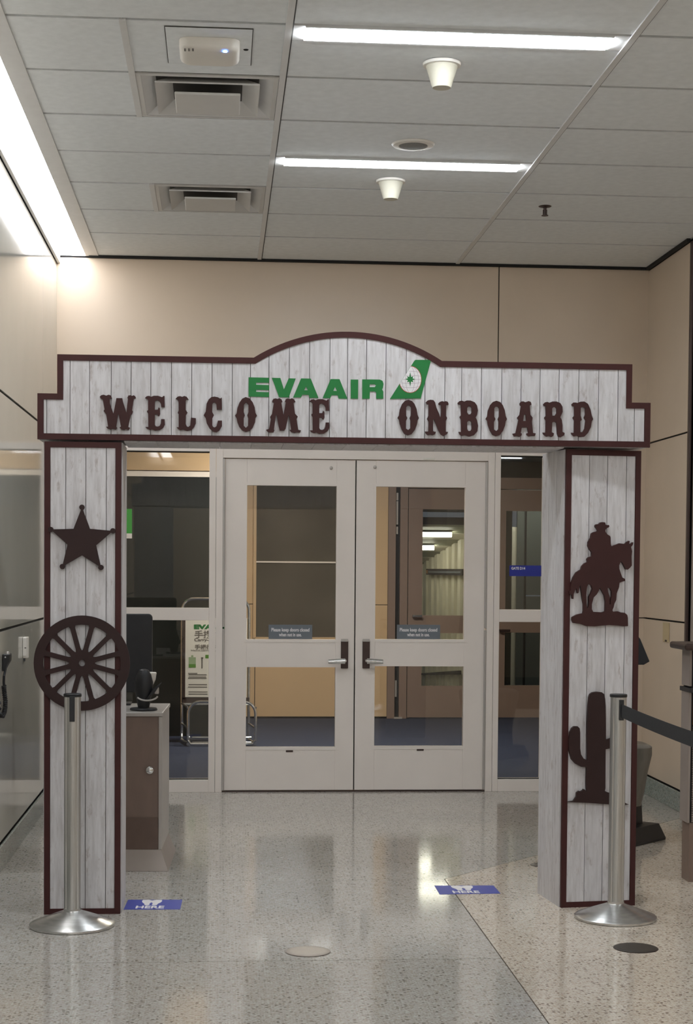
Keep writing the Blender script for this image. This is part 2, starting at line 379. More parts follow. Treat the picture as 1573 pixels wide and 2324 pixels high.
# continuous wall washing lamp along the glossy wall
t = thing('wall_wash_light', (WL + .08, 6, H - .03), 'long glowing linear lamp along the ceiling edge of the glossy wall', 'light')
MB().box(WL + .004, WL + .02, HALLY, D - .004, H - .05, H + .01).build('housing', 'bar', t)
for k in range(13):
    y1 = D - .01 - k * 1.45
    if y1 < HALLY + .1: break
    MB().box(WL + .022, -.822, max(y1 - 1.44, HALLY + .01), y1, H - .004, H + .008).build('lens', 'lensw', t)

# air diffusers
def diffuser(i, label):
    y1, y0 = rows[i], rows[i + 1]; x0, x1 = SPLIT + .012, B0 - .013
    cx, cy = (x0 + x1) / 2, (y0 + y1) / 2; hx, hy = (x1 - x0) / 2, (y1 - y0) / 2 - .004
    t = thing('air_diffuser', (cx, cy, H), label, 'air vent', 'square ceiling air diffusers')
    def ring(a, b, za, zb, nm, mat):
        f = lambda k, z: [(cx - hx * k, cy - hy * k, z), (cx + hx * k, cy - hy * k, z), (cx + hx * k, cy + hy * k, z), (cx - hx * k, cy + hy * k, z)]
        m = MB(); m.loft([f(a, za), f(b, zb), f(b, zb + .006), f(a, za + .006)], cap=False)
        m.f += [(i_, (i_ + 1) % 4, 12 + (i_ + 1) % 4, 12 + i_) for i_ in range(4)]
        m.build(nm, mat, t)
    ring(1, .93, H - .002, H - .004, 'rim', 'vent')
    ring(.93, .62, H - .004, H + .05, 'outer_cone', 'bar')
    ring(.74, .5, H - .012, H + .03, 'middle_cone', 'vent')
    k = .47
    MB().box(cx - hx * k, cx + hx * k, cy - hy * k, cy + hy * k, H - .03, H - .02).build('centre_plate', 'vent', t, .004)
    MB().box(cx - hx * .93, cx + hx * .93, cy - hy * .93, cy + hy * .93, H + .07, H + .078).build('neck', 'dark', t)
    ring(.92, .915, H - .003, H + .068, 'throat', 'dark')
diffuser(5, 'square air diffuser next to the wireless access point hatch')
diffuser(2, 'square air diffuser nearer the end wall')

# wireless access point on its hatch
p0, p1 = pZ(375, 66, H), pZ(570, 140, H)
t = thing('access_hatch', ((p0.x + p1.x) / 2, 6.03, H), 'flush square ceiling hatch behind the wireless access point', 'hatch')
MB().box(-.2, .105, 5.83, 6.24, H - .004, H - .001).build('hatch_plate', 'tile', t, .001)
MB().box(-.203, -.2, 5.83, 6.24, H - .003, H - .0005).box(.105, .108, 5.83, 6.24, H - .003, H - .0005).box(-.203, .108, 6.24, 6.243, H - .003, H - .0005).box(-.203, .108, 5.827, 5.83, H - .003, H - .0005).build('hatch_joint', 'plenum', t)
MB().lathe((.085, 6.05, H - .0065), [(.008, 0), (.01, .002)], 12).build('hatch_lock', 'dark', t)
t = thing('wireless_access_point', (-.046, 6.03, H), 'rounded white wireless access point with a blue light', 'access point')
def rrect(cx, cy, hx, hy, r, n=6): return [(cx + sx * (hx - r) + r * math.cos(a), cy + sy * (hy - r) + r * math.sin(a)) for sx, sy, a0 in ((1, 1, 0), (-1, 1, 90), (-1, -1, 180), (1, -1, 270)) for a in [math.radians(a0 + 90 * k / n) for k in range(n + 1)]]
rings = [[(x, y, H - z) for x, y in rrect(-.046, 6.03, .108 - q, .108 - q, .04 - q / 2)] for q, z in ((0, .0045), (0, .028), (.004, .038), (.014, .045), (.03, .047))]
MB().loft(rings).build('shell', 'plastic', t, 0, True)
lp = pZ(511, 117, H - .047)
MB().lathe((lp.x, lp.y, H - .049), [(.001, 0), (.0075, .0005), (.0075, .003)], 16).build('status_light', 'led', t)
for k in range(3): q = pZ(420 + 9 * k, 113, H - .047); MB().box(q.x - .003, q.x + .003, q.y - .012, q.y + .012, H - .0485, H - .046).build('mark', 'print_', t)

# cone shaped sensors, round speaker, sprinkler
for (x, y, lab) in ((1003, 143, 'white cone shaped ceiling fitting on the tile beside the longer glowing lamp'), (887, 409, 'white cone shaped ceiling fitting between farther lamp and end wall')):
    p = pZ(x, y, H); t = thing('cone_fitting', (p.x, p.y, H), lab, 'ceiling fitting', 'cone shaped ceiling fittings')
    MB().lathe((p.x, p.y, H - .012), [(.055, -.002), (.07, 0), (.072, .01), (.06, .012)], 32).build('flange', 'plastic', t, 0, True)
    MB().lathe((p.x, p.y, H - .012), [(.02, -.078), (.034, -.08), (.037, -.074), (.06, 0), (.058, .004)], 32).build('cone', 'cream', t, 0, True)
p = pZ(938, 327, H); t = thing('ceiling_speaker', (p.x, p.y, H), 'round flush ceiling speaker with grey grille', 'speaker')
MB().lathe((p.x, p.y, H), [(.062, -.006), (.066, -.010), (.09, -.008), (.096, -.001), (.09, .003)], 40).build('rim', 'plastic', t, 0, True)
MB().lathe((p.x, p.y, H), [(.001, -.0115), (.05, -.011), (.062, -.0095), (.062, -.004)], 40).build('grille', 'grille', t, 0, True)
p = pZ(1237, 468, H); t = thing('sprinkler', (p.x, p.y, H), 'small dark fire sprinkler hanging from a ceiling tile', 'sprinkler')
MB().lathe((p.x, p.y, H), [(.012, -.008), (.03, -.004), (.034, -.001), (.03, .001)], 24).build('escutcheon', 'bronze', t, 0, True)
MB().lathe((p.x, p.y, H), [(.006, -.045), (.007, -.02), (.010, -.006)], 14).box(p.x - .011, p.x - .007, p.y - .003, p.y + .003, H - .046, H - .018).box(p.x + .007, p.x + .011, p.y - .003, p.y + .003, H - .046, H - .018).build('stem', 'bronze', t)
MB().lathe((p.x, p.y, H), [(.004, -.052), (.018, -.05), (.018, -.047), (.004, -.045)], 18).build('deflector_plate', 'bronze', t)

# ------------------------------------------------------------------ glazed door screen
FD = Frame((0, D, 0), (1, 0, 0))
X = lambda x, y: FD.px(x, y)[0]
Z = lambda x, y: FD.px(x, y)[1]
fr0, fr1 = -.022, .010                     # frame from behind to a little proud
z_top = OPZ; zg1 = Z(475, 1025); zg0 = Z(475, 1380); zl1 = Z(474, 1408); zl0 = Z(473, 1770)
xs0, xs1 = OPX0 + .05, X(475, 1200)
xl, xr, xm = .0288, 1.6439, .8355
xt0, xt1 = X(1135, 1200), X(1235, 1200)
dz = 2.0536
def frame_mesh(mb, rects): 
    for a0, a1, z0, z1 in rects: FD.box(mb, a0, a1, z0, z1, -.09, fr1)
    return mb
def pane(a0, a1, z0, z1, parent): return FD.box(MB(), a0, a1, z0, z1, -.034, -.026).build('pane', 'glass', parent)
xj0, xj1 = X(489, 1400), X(1120, 1400)
for nm, a0, a1, g0, g1, lab in (('window_1', OPX0, xj0, xs0, xs1, 'cream framed sidelight beside the carry-on stand'), ('window_2', xj1, OPX1, xt0, xt1, 'narrow cream framed sidelight carrying a blue sign')):
    w = thing(nm, ((a0 + a1) / 2, D, 0), lab, None, None, 'structure')
    for q in ((a0, g0, 0, z_top), (g1, a1, 0, z_top)): frame_mesh(MB(), [q]).build('stile', 'paint', w, .002)
    for q in ((g0, g1, zg1, z_top), (g0, g1, zl1, zg0), (g0, g1, 0, zl0)): frame_mesh(MB(), [q]).build('rail', 'paint', w, .002)
    pane(g0 - .004, g1 + .004, zg0 - .004, zg1 + .004, w); pane(g0 - .004, g1 + .004, zl0 - .004, zl1 + .004, w)
    MB().box(g0, g1, D + .022, D + .0255, zg1 - .007, zg1).build('gasket', 'dark', w); MB().box(g0, g1, D + .022, D + .0255, zl0, zl0 + .006).build('gasket', 'dark', w)
w2 = w
df = thing('trim_5', (xm, D, 0), 'cream steel frame around the double doors', None, None, 'structure')
for q in ((xj0 + .0015, xl - .012, 0, z_top), (xr + .012, xj1 - .0015, 0, z_top)): frame_mesh(MB(), [q]).build('jamb', 'paint', df, .002)
frame_mesh(MB(), [(xl - .012, xr + .012, dz + .004, z_top)]).build('head', 'paint', df, .002)
FD.box(MB(), X(962, 1040), X(986, 1040), dz + .006, dz + .02, fr1, fr1 + .006).build('door_contact', 'plastic', df, .002)
FD.box(MB(), xl - .012, xr + .012, 0, .006, -.09, 0).build('threshold', 'bronze', df)
# door screen returns at the reveal
def leaf(nm, a0, a1, gl, lab, hinge_side):
    d = thing(nm, ((a0 + a1) / 2, D, 0), lab, None, None, 'structure')
    (ux0, uy0, ux1, uy1), (lx0, ly0, lx1, ly1) = gl
    g0 = (X(ux0, uy0) + X(lx0, ly0)) / 2; g1 = (X(ux1, uy1) + X(lx1, ly1)) / 2
    u1, u0, l1, l0 = Z(ux0, uy0), Z(ux0, uy1), Z(lx0, ly0), Z(lx0, ly1); b, tp = .010, dz
    def bx(mb, *r): return FD.box(mb, *r, -.05, -.006)
    for r in ((a0, g0, b, tp), (g1, a1, b, tp)): bx(MB(), *r).build('stile', 'paint', d, .0015)
    for r in ((g0, g1, u1, tp), (g0, g1, l1, u0), (g0, g1, b, l0)): bx(MB(), *r).build('rail', 'paint', d, .0015)
    for z0, z1 in ((u0, u1), (l0, l1)):
        mb = MB()
        for r in ((g0 - .018, g0, z0 - .018, z1 + .018), (g1, g1 + .018, z0 - .018, z1 + .018), (g0, g1, z1, z1 + .018), (g0, g1, z0 - .018, z0)): FD.box(mb, *r, -.006, -.0035)
        mb.build('glazing_bead', 'paint', d)
    pane(g0 - .004, g1 + .004, u0 - .004, u1 + .004, d); pane(g0 - .004, g1 + .004, l0 - .004, l1 + .004, d)
    return d
dl = leaf('door_1', xl, xm - .004, ((561, 1101, 763, 1451), (559, 1514, 759, 1696)), 'cream glazed door leaf with a lever handle, looking on to a dark window', -1)
dr = leaf('door_2', xm + .003, xr, ((854, 1104, 1054, 1451), (851, 1512, 1050, 1694)), 'cream glazed door leaf with a lever handle, looking on to brown doors', 1)
for d, plate, lev, bolt, mark, notice, sgn, hx in (
        (dl, (774, 1453, 790, 1517), (744, 1501), (752, 1062), (657, 1705), (610, 1418, 709, 1451), -1, xl - .006),
        (dr, (823, 1453, 839, 1517), (868, 1501), (851, 1060), (954, 1702), (902, 1418, 1000, 1451), 1, xr + .006)):
    h = FD.pxbox(MB(), *plate, -.006, .006).build('lever_plate', 'bronze', d, .003)
    a, z = FD.px((plate[0] + plate[2]) / 2, 1499); e, _ = FD.px(*lev)
    MB().tube([FD(a, z, .004), FD(a, z, .03), FD(a, z, .05), FD(a + sgn * .012, z, .062)], .010, 12).build('spindle', 'chrome', h, 0, True)
    q = []
    for k in range(9):
        u = k / 8; r = .0145 - .004 * u; c = FD(a + (e - a) * u, z - .004 * u, .060 - .008 * u)
        q.append([c + Vector((0, -r * .8 * math.cos(s), r * 1.2 * math.sin(s))) for s in [2 * math.pi * j / 12 for j in range(12)]])
    MB().loft(q).build('lever', 'chrome', h, 0, True)
    FD.box(MB(), *[FD.px(plate[0], 1453)[0], FD.px(plate[2], 1453)[0]], FD.px(plate[0], 1456)[1], FD.px(plate[0], 1450)[1], .006, .009).build('plate_cap', 'alu', h)
    a, z = FD.px(*bolt)
    q = [[FD(a + r * math.cos(s), z + r * math.sin(s), dd) for s in [2 * math.pi * j / 14 for j in range(14)]] for r, dd in ((.010, -.006), (.010, .002), (.006, .007), (.001, .008))]
    MB().loft(q).build('bolt', 'alu', d, 0, True)
    a, z = FD.px(*mark); FD.box(MB(), a - .022, a + .022, z - .006, z + .006, -.006, -.003).build('badge', 'bronze', d, .002)
    n = FD.pxbox(MB(), *notice, -.026, -.0235).build('notice', 'sign', d)
    cx, cz = FD.px((notice[0] + notice[2]) / 2, (notice[1] + notice[3]) / 2)
    text('lettering', FD, 'Please keep doors closed', cx, cz + .012, .03, -.0233, 'white', n, .235, .0008)
    text('lettering', FD, 'when not in use.', cx, cz - .018, .03, -.0233, 'white', n, .14, .0008)
    # continuous geared hinge in two lengths
    zs = FD.px(513, 1425)[1]
    mb = MB(); FD.box(mb, hx - .0075, hx + .0055, zs + .006, dz, -.02, .014); mb.build('hinge', 'alu', d, .003)
    mb = MB(); FD.box(mb, hx - .0075, hx + .0055, .012, zs - .006, -.02, .014); mb.build('hinge', 'alu', d, .003)
    if sgn < 0: FD.box(MB(), hx - .005, hx + .003, zs - .005, zs + .005, -.015, .012).build('hinge_gap', 'dark', d)
FD.box(MB(), xm - .0035, xm + .0025, .01, dz, -.05, -.03).build('door_seal', 'dark', dl)
# blue gate sign behind the narrow sidelight's glass face
n = FD.pxbox(MB(), 1158, 1283, 1231, 1308, -.026, -.0235).build('gate_sign', 'navy', w2)
a, z = FD.px(1162, 1290); text('lettering', FD, 'GATE D14', a, z, .022, -.0233, 'white', n, .088, .0008, 'LEFT')

# ------------------------------------------------------------------ behind the doors
VB = 15.1
vf = MB().box(-2.2, 6, D + .1, 24, -.1, 0).build('floor_vestibule', 'carpet'); struct(vf, 'blue carpet behind the glazed doors')
vc = MB().box(-2.2, 4.2, D + .15, 15.6, 2.78, 2.9).build('ceiling_vestibule', mottled('vestibule ceiling', srgb(120, 112, 100), .8, 9, .04)); struct(vc)
VF = Frame((0, VB, 0), (1, 0, 0))
def vx(px): return VF.px(px, 1400)[0]
def vz(py, px=700): return VF.px(px, py)[1]
w0, w1, wz0, wz1 = vx(579), vx(800), vz(1448), 2.45
vbk = MB().box(-2.2, vx(880), VB + .02, VB + .14, 0, 2.78).build('wall_vestibule', 'dark'); struct(vbk, 'tan laminate wall behind the doors')
jz = vz(1371, 570)
panels(vbk, 'tan', [(-2.0, w0, .015, jz), (-2.0, w0, jz, 2.78), (w0, w1, .015, wz0), (w0, w1, wz1, 2.78), (w1, vx(880), .015, jz), (w1, vx(880), jz, 2.78)], 'Y', VB + .02, -1, .003, .02)
win = thing('window_3', ((w0 + w1) / 2, VB, wz0), 'dark night window with one pale glazing bar in the tan wall', None, None, 'structure')
mb = MB(); zm = vz(1276)
for r in ((w0 - .02, w0 + .008, wz0, wz1), (w1 - .008, w1 + .02, wz0, wz1), (w0, w1, wz0 - .02, wz0 + .008), (w0, w1, wz1, wz1 + .02)): VF.box(mb, *r, -.01, .02)
mb.build('window_frame', 'tan', win); VF.box(MB(), w0 + .008, w1 - .008, zm - .007, zm + .007, -.006, .012).build('glazing_bar', 'paint', win)
VF.box(MB(), w0, w1, wz0, zm, -.012, -.006).build('pane', 'nightglass', win); VF.box(MB(), w0, w1, zm, wz1, -.012, -.006).build('pane', 'nightglass', win)
# dark glazed screen on the left of the vestibule
LB = 13.5; LF = Frame((0, LB, 0), (1, 0, 0))
ls = thing('window_4', (-.7, LB, 0), 'tall black glass screen behind the carry-on stand', None, None, 'structure')
z1, z2 = LF.px(400, 1082)[1], LF.px(400, 1070)[1]
LF.box(MB(), -2.0, .16, .0, z1, -.04, 0).build('pane', 'blackglass', ls)
LF.box(MB(), -2.0, .16, z1, z2, -.05, .01).build('head_rail', 'paint', ls)
LF.box(MB(), -2.0, .16, z2 + .008, 2.78, -.05, .005).build('upper_panel', 'tan', ls)
LF.box(MB(), .16, .2, 0, 2.78, -1.55, .01).build('end_post', 'tan', ls)
a0, zt = LF.px(285, 1155); a1, zb = LF.px(299.5, 1222)
LF.box(MB(), a0 - .1, a1, zb + .04, zt, .001, .012).build('green_sign', 'greensign', ls); LF.box(MB(), a0 - .1, a1, zb, zb + .04, .001, .012).build('sign_foot', 'white', ls)
struct(MB().box(-2.3, -2.2, D + .15, 15.6, 0, 2.9).build('wall_vestibule_left', 'tan')); struct(MB().box(4.1, 4.2, D + .15, 15.6, 0, 2.9).build('wall_vestibule_right', 'tan'))
# brown doors
bd0 = vx(880)
bw = thing('trim_6', (2.4, VB, 0), 'brown steel frame around the inner doors', None, None, 'structure')
zt = vz(1108, 1000)
lA0, lA1, lB0, lB1 = vx(926), vx(1098), vx(1118), vx(1290)
for r in ((bd0, vx(897), 0, 2.24), (vx(907), lA0 - .008, 0, 2.24), (lA1 + .008, lB0 - .008, 0, 2.24), (lB1 + .008, 4.1, 0, 2.24), (lA0 - .008, lB1 + .008, zt, 2.24)): VF.box(MB(), *r, -.12, .0).build('jamb', 'door2', bw)
VF.box(MB(), bd0, 4.1, 2.24, 2.78, -.12, -.02).build('transom', 'blackglass', bw)
VF.box(MB(), vx(897), vx(907), 0, 2.24, -.12, -.06).build('reveal', 'dark', bw)
for y0, y1 in ((1118, 1135), (1137, 1190), (1195, 1212), (1545, 1582)): VF.box(MB(), vx(898.5), vx(902.5), vz(y1, 900), vz(y0, 900), -.06, -.03).build('pale_strip', 'alu', bw)  # short pale strips set in the dark reveal
VF.box(MB(), vx(896), vx(914), vz(1643, 905), vz(1627, 905), -.0, .03).build('floor_stop', 'alu', bw)
for nm, a0, a1, g, us, ls_, hand, lab in (
        ('door_3', lA0, lA1, (958, 1066), (1156, 1397), (1437, 1557), (938, 957, 1398), 'brown inner door with glass showing a lit ramp'),
        ('door_4', lB0, lB1, (1147, 1262), (1160, 1383), (1436, 1556), (1134, 1157, 1431), 'brown inner door seen through the narrow sidelight')):
    d = thing(nm, ((a0 + a1) / 2, VB, 0), lab, None, None, 'structure')
    g0, g1 = vx(g[0]), vx(g[1]); pxm = sum(g) / 2
    u1, u0 = [vz(q, pxm) for q in us]; l1, l0 = [vz(q, pxm) for q in ls_]
    mb = MB()
    for r in ((a0, g0, .01, zt - .008), (g1, a1, .01, zt - .008), (g0, g1, u1, zt - .008), (g0, g1, l1, u0), (g0, g1, .01, l0)): VF.box(mb, *r, -.06, -.012)
    mb.build('leaf', 'door2', d)
    for q in (a0, a1): VF.box(MB(), q - .02, q + .02, 0, zt, -.10, -.066).build('gap_blocker', 'door2', d)  # strips added behind the leaf gaps to block ramp lamp light
    for z0, z1 in ((u0, u1), (l0, l1)): VF.box(MB(), g0, g1, z0, z1, -.04, -.034).build('pane', 'glass', d)
    MB().tube([VF(vx(hand[0]), vz(hand[2], pxm), .03), VF(vx(hand[1]), vz(hand[2], pxm), .03)], .012, 8).tube([VF(vx(hand[0]), vz(hand[2], pxm), -.012), VF(vx(hand[0]), vz(hand[2], pxm), .03)], .012, 8).build('lever', 'chrome' if nm == 'door_3' else 'bronze', d)
# lit ramp beyond door_3: corrugated wall under a sloping soffit
rw = thing('wall_ramp', (3, 17.6, 0), 'corrugated pale wall of the lit boarding ramp', None, None, 'structure')
RB, RN = 17.6, 15.45
zn, zf_ = pY(958, 1195, RN).z, pY(958, 1282, RB).z                     # soffit falls away from the doors
def soffit(Y): return zn + (zf_ - zn) * (Y - RN) / (RB - RN)
ra, rb = pY(958, 1282, RB), None
for k in range(400):                                                    # where the wall meets the soffit nearer the doors
    Y = RN + (RB - RN) * k / 400
    if pY(1052, 1225, Y).z <= soffit(Y) + .004 and pY(1052, 1225, Y).z >= soffit(Y) - .004: rb = pY(1052, 1225, Y); break
if rb is None: rb = pY(1052, 1225, 16.3)
RF = Frame((ra.x, ra.y, 0), (rb.x - ra.x, rb.y - ra.y, 0))
xs = [-.25 + .105 * k for k in range(24)]
for k, (a, b) in enumerate(zip(xs, xs[1:])):
    q = .0 if k % 2 else .03
    h0, h1 = soffit(RF(a, 0).y), soffit(RF(b, 0).y)
    if RF(b, 0).y < RN + .1 or RF(b, 0).x > 2.62: break
    MB().prism([RF(a, 0, q), RF(b - .006, 0, q), RF(b - .006, h1, q), RF(a, h0, q)], [RF(a, 0, -.05), RF(b - .006, 0, -.05), RF(b - .006, h1, -.05), RF(a, h0, -.05)]).build('corrugated_panel', 'corr', rw)
zr = RF.px(1000, 1532)[1]
MB().prism([RF(xs[1], zr - .06, .05), RF(1.6, zr + .06, .05), RF(1.6, zr + .10, .05), RF(xs[1], zr - .045, .05)], [RF(xs[1], zr - .06, .03), RF(1.6, zr + .06, .03), RF(1.6, zr + .10, .03), RF(xs[1], zr - .045, .03)]).build('handrail', 'dark', rw)
sc_ = thing('ceiling_ramp', (2.4, 16.5, 1.8), 'sloping slatted soffit over the boarding ramp', None, None, 'structure')
n0, n1 = pY(940, 1195, RN), pY(1080, 1195, RN)
for k in range(7):
    y0, y1 = RN + (RB + .2 - RN) * k / 7, RN + (RB + .2 - RN) * (k + .95) / 7
    MB().prism([(1.5, y0, soffit(y0)), (2.66, y0, soffit(y0)), (2.66, y1, soffit(y1)), (1.5, y1, soffit(y1))], [(1.5, y0, soffit(y0) + .02), (2.66, y0, soffit(y0) + .02), (2.66, y1, soffit(y1) + .02), (1.5, y1, soffit(y1) + .02)]).build('slat', 'corr' if k % 2 else 'olive', sc_)
for (xa, xb, yy, lab) in ((940, 1025, 1213, 'longer glowing lamp under the ramp soffit'), (940, 985, 1243, 'shorter glowing lamp under the ramp soffit')):
    Y = RN
    while pY(xa, yy, Y).z < soffit(Y) - .03: Y += .01
    p0, p1 = pY(xa, yy, Y), pY(xb, yy, Y); z_ = soffit(Y)
    t = thing('ramp_light', ((p0.x + p1.x) / 2, Y, z_), lab, 'light', 'lamps under the ramp soffit')
    p0.x = 1.60  # tube stretched out of view behind the door for more light
    MB().tube([(p0.x, Y, z_ - .028), ((p0.x + p1.x) / 2, Y, z_ - .028), (p1.x, Y, z_ - .028)], .024, 10).build('tube', 'lensb', t, 0, True)
    MB().box(p0.x, p1.x, Y - .06, Y + .06, z_ - .006, z_ - .002).build('tray', 'plastic', t)
hd = struct(MB().box(n0.x - .2, 2.66, 15.42, 15.5, n0.z + .14, 2.9).build('trim_7', 'slate')); struct(MB().box(n0.x - .2, 2.66, 15.44, 15.52, n0.z + .02, n0.z + .09).build('trim_8', 'exitsign'))
a, z = RF.px(982, 1291); b_, z_ = RF.px(1064, 1306)
t = thing('ramp_sign', RF((a + b_) / 2, z_, .08), 'long dark sign with an orange symbol on the ramp wall', 'sign')
RF.box(MB(), a, b_, z_, z, .04, .07).build('sign_board', 'exitsign', t); RF.box(MB(), a + .012, a + .05, z_ + .014, z - .014, .07, .073).build('symbol', 'orange', t)
RF.box(MB(), a + .09, b_ - .05, (z + z_) / 2 - .01, (z + z_) / 2 + .008, .07, .072).build('sign_text', 'sign', t)
# darker passage beyond door_4
GF = Frame((0, 16.6, 0), (1, 0, 0))
pw = thing('wall_passage', (3.3, 16.6, 0), 'grey panelled passage wall beyond the brown doors', None, None, 'structure')
GF.box(MB(), GF.px(1125, 1400)[0], GF.px(1170, 1400)[0], 0, GF.px(1160, 1196)[1], 0, .03).build('light_panel', 'corr', pw)
GF.box(MB(), GF.px(1170, 1400)[0], GF.px(1186, 1400)[0], 0, 2.9, 0, .05).build('post', 'slate', pw)
GF.box(MB(), GF.px(1186, 1400)[0], GF.px(1192, 1400)[0], 0, 2.3, 0, .02).build('gap', 'dark', pw)
zj = GF.px(1210, 1352)[1]
GF.box(MB(), GF.px(1192, 1400)[0], 4.6, 0, zj - .006, 0, .03).build('panel', 'slate', pw); GF.box(MB(), GF.px(1192, 1400)[0], 4.6, zj + .006, 2.9, 0, .03).build('panel', 'slate', pw)
struct(MB().box(1.4, 1.5, 15.25, 17.7, 0, 2.9).build('wall_ramp_side', 'corr')); struct(MB().box(1.4, 5, 15.6, 18.2, 2.9, 3.0).build('ceiling_passage', 'slate'))
struct(MB().box(4.6, 4.7, 15.25, 17.7, 0, 2.9).build('wall_passage_end', 'slate'))
struct(MB().box(2.68, 2.74, 15.3, 16.6, 0, 2.9).build('wall_divider', 'slate'))
t = thing('passage_fill_light', (3.3, 16.0, 2.88), 'added lamp brightening the passage beyond the brown doors', 'light')  # fill lamp added to brighten the passage panels
MB().box(2.9, 3.7, 15.9, 16.1, 2.86, 2.899).build('housing', 'bar', t); MB().box(2.92, 3.68, 15.92, 16.08, 2.85, 2.86).build('lens', 'lensp', t)
t = thing('vestibule_light', (.9, 12.4, 2.76), 'square warm lamp in the vestibule ceiling behind the doors', 'light')
MB().box(.3, 1.5, 12.1, 12.7, 2.755, 2.779).build('housing', 'bar', t); MB().box(.33, 1.47, 12.13, 12.67, 2.748, 2.755).build('lens', 'lensv', t)

# ------------------------------------------------------------------ carry-on gauge stand behind the sidelight
t = thing('baggage_gauge', (.0, 12.85, 0), 'chrome tube baggage gauge stand with a white carry-on poster', 'stand')
GB, GFn = 13.02, 12.72
def loop(x0, x1, ztop, Y, r, zb, close=False):
    pts = [(x0, Y, zb)] + [(x0 + r - r * math.cos(a), Y, ztop - r + r * math.sin(a)) for a in [math.pi / 2 * k / 6 for k in range(7)]]
    pts += [(x1 - r + r * math.sin(a), Y, ztop - r + r * math.cos(a)) for a in [math.pi / 2 * k / 6 for k in range(7)]] + [(x1, Y, zb)]
    return pts
bx0, bx1 = pY(413, 1500, GB).x, pY(565, 1500, GB).x
fx0, fx1 = pY(427, 1640, GFn).x, pY(580, 1640, GFn).x
MB().tube(loop(bx0, bx1, pY(440, 1359, GB).z, GB, .09, .02), .012).build('back_frame', 'chrome', t, 0, True)
ft = pY(440, 1593, GFn).z
MB().tube(loop(fx0, fx1, ft, GFn, .09, .05), .012).build('front_loop', 'chrome', t, 0, True)
MB().tube([(fx0, GFn, .05), (fx0 + .02, GFn, .02), (fx1 - .02, GFn, .02), (fx1, GFn, .05)], .012).build('foot_tube', 'chrome', t, 0, True)
for x, y in ((fx0, bx0), (fx1, bx1)):
    MB().tube([(x, GFn, .02), (y, GB, .02)], .012).tube([(x, GFn, .30), (y, GB, .31)], .009).tube([(x, GFn, .14), (y, GB, .15)], .009).build('side_brace', 'chrome', t, 0, True)
for z in (.06, .02): MB().tube([(fx0 + .03, GFn + .1, z), (fx1 - .03, GFn + .1, z)], .008).build('basket_wire', 'chrome', t, 0, True)
PF = Frame((0, GB - .03, 0), (1, 0, 0))
px0, pz1 = PF.px(421, 1408); px1, pz0 = PF.px(560, 1582)
po = PF.box(MB(), px0, px1, pz0, pz1 + .02, 0, .008).build('poster', 'poster', t)
PF.box(MB(), px0 - .02, px0, pz0 - .02, pz1 + .02, -.01, .008).build('poster_frame', 'bronze', t)
PF.box(MB(), px0 - .02, px1 + .02, pz0 - .05, pz0 - .005, -.01, .008).build('poster_tray', 'bronze', t)
MB().tube([PF(px0 - .02, pz0 - .055, .012), PF(px1 + .02, pz0 - .055, .012)], .009).build('tray_tube', 'chrome', t, 0, True)
def pt(x, y): return PF.px(x, y)
def ptext(b, x, y, size, mat, width=None, bold=.001, al='LEFT'): a, z = pt(x, y); text('lettering', PF, b, a, z, size, .0085, mat, po, width, bold, al)
ptext('EVA AIR', 440, 1423, .045, 'green', .30, .003)
ptext('手提行李', 441, 1441, .065, 'print_', .28, .0012)
ptext('Carry-on Baggage', 441, 1452, .032, 'print_', .30)
ptext('手提行李', 442, 1469, .04, 'print_', .18)
ptext('Hand-carry baggage', 433, 1476, .02, 'print_', .26, 0)
def pbar(x0, y0, x1, y1, mat): PF.pxbox(MB(), x0, y0, x1, y1, .008, .0088).build('print', mat, po)
pbar(428.5, 1491.5, 444.5, 1507, 'paleg'); pbar(428.5, 1507, 444.5, 1515, 'lime'); pbar(434, 1487, 439, 1491, 'paleg'); pbar(457, 1493, 460, 1517, 'print_'); pbar(456.5, 1491.5, 461.5, 1495, 'print_'); pbar(466, 1486, 474, 1494, 'lime')
for y, xa, xb in ((1527, 427, 448), (1530, 428, 469), (1535, 428, 468), (1538, 427, 469), (1552.5, 428, 470), (1558, 427, 470), (1569, 428, 471), (1574, 428, 471)): pbar(xa, y, xb, y + 2.2, 'print_')

# ------------------------------------------------------------------ western archway
arch = thing('western_archway', (.5, A + .16, 0), 'whitewashed plank welcome archway with brown trim and western cutouts', 'archway')
HF = Frame((0, A, 0), (1, 0, 0)); LFm = Frame((0, A + .004, 0), (1, 0, 0)); RFm = Frame((1.394, A + .05, 0), (.321, .035, 0))
DEPTH = .31; FW = .0235                      # box depth, trim width
hp = lambda x, y: HF.px(x, y)
# header outline (world, from photo corners)
hxl, hzb = hp(85, 998); hxr, zb2 = hp(1475, 1014.5); hzb = (hzb + zb2) / 2
sxl, hzt = hp(130, 804.5); sxr, zt2 = hp(1435, 826.5); hzt = (hzt + zt2) / 2
hzs = (hp(85, 892)[1] + hp(1476, 915)[1]) / 2
axl, axr = hp(576, 814)[0], hp(1003, 822)[0]; apk = hp(790, 753)[1]
acx, ah = (axl + axr) / 2, (axr - axl) / 2; rise = apk - hzt; AR = (ah * ah + rise * rise) / (2 * rise); acz = apk - AR
def outline(m):           # header edge moved inwards by m
    r = AR - m; zt = hzt - m; half = math.sqrt(max(r * r - (zt - acz) ** 2, 1e-6)); a0 = math.asin(half / r)
    arc = [(acx + r * math.sin(a), acz + r * math.cos(a)) for a in [-a0 + 2 * a0 * k / 28 for k in range(29)]]
    return [(hxl + m, hzb + m), (hxl + m, hzs - m), (sxl + m, hzs - m), (sxl + m, zt)] + arc + [(sxr - m, zt), (sxr - m, hzs - m), (hxr - m, hzs - m), (hxr - m, hzb + m)]
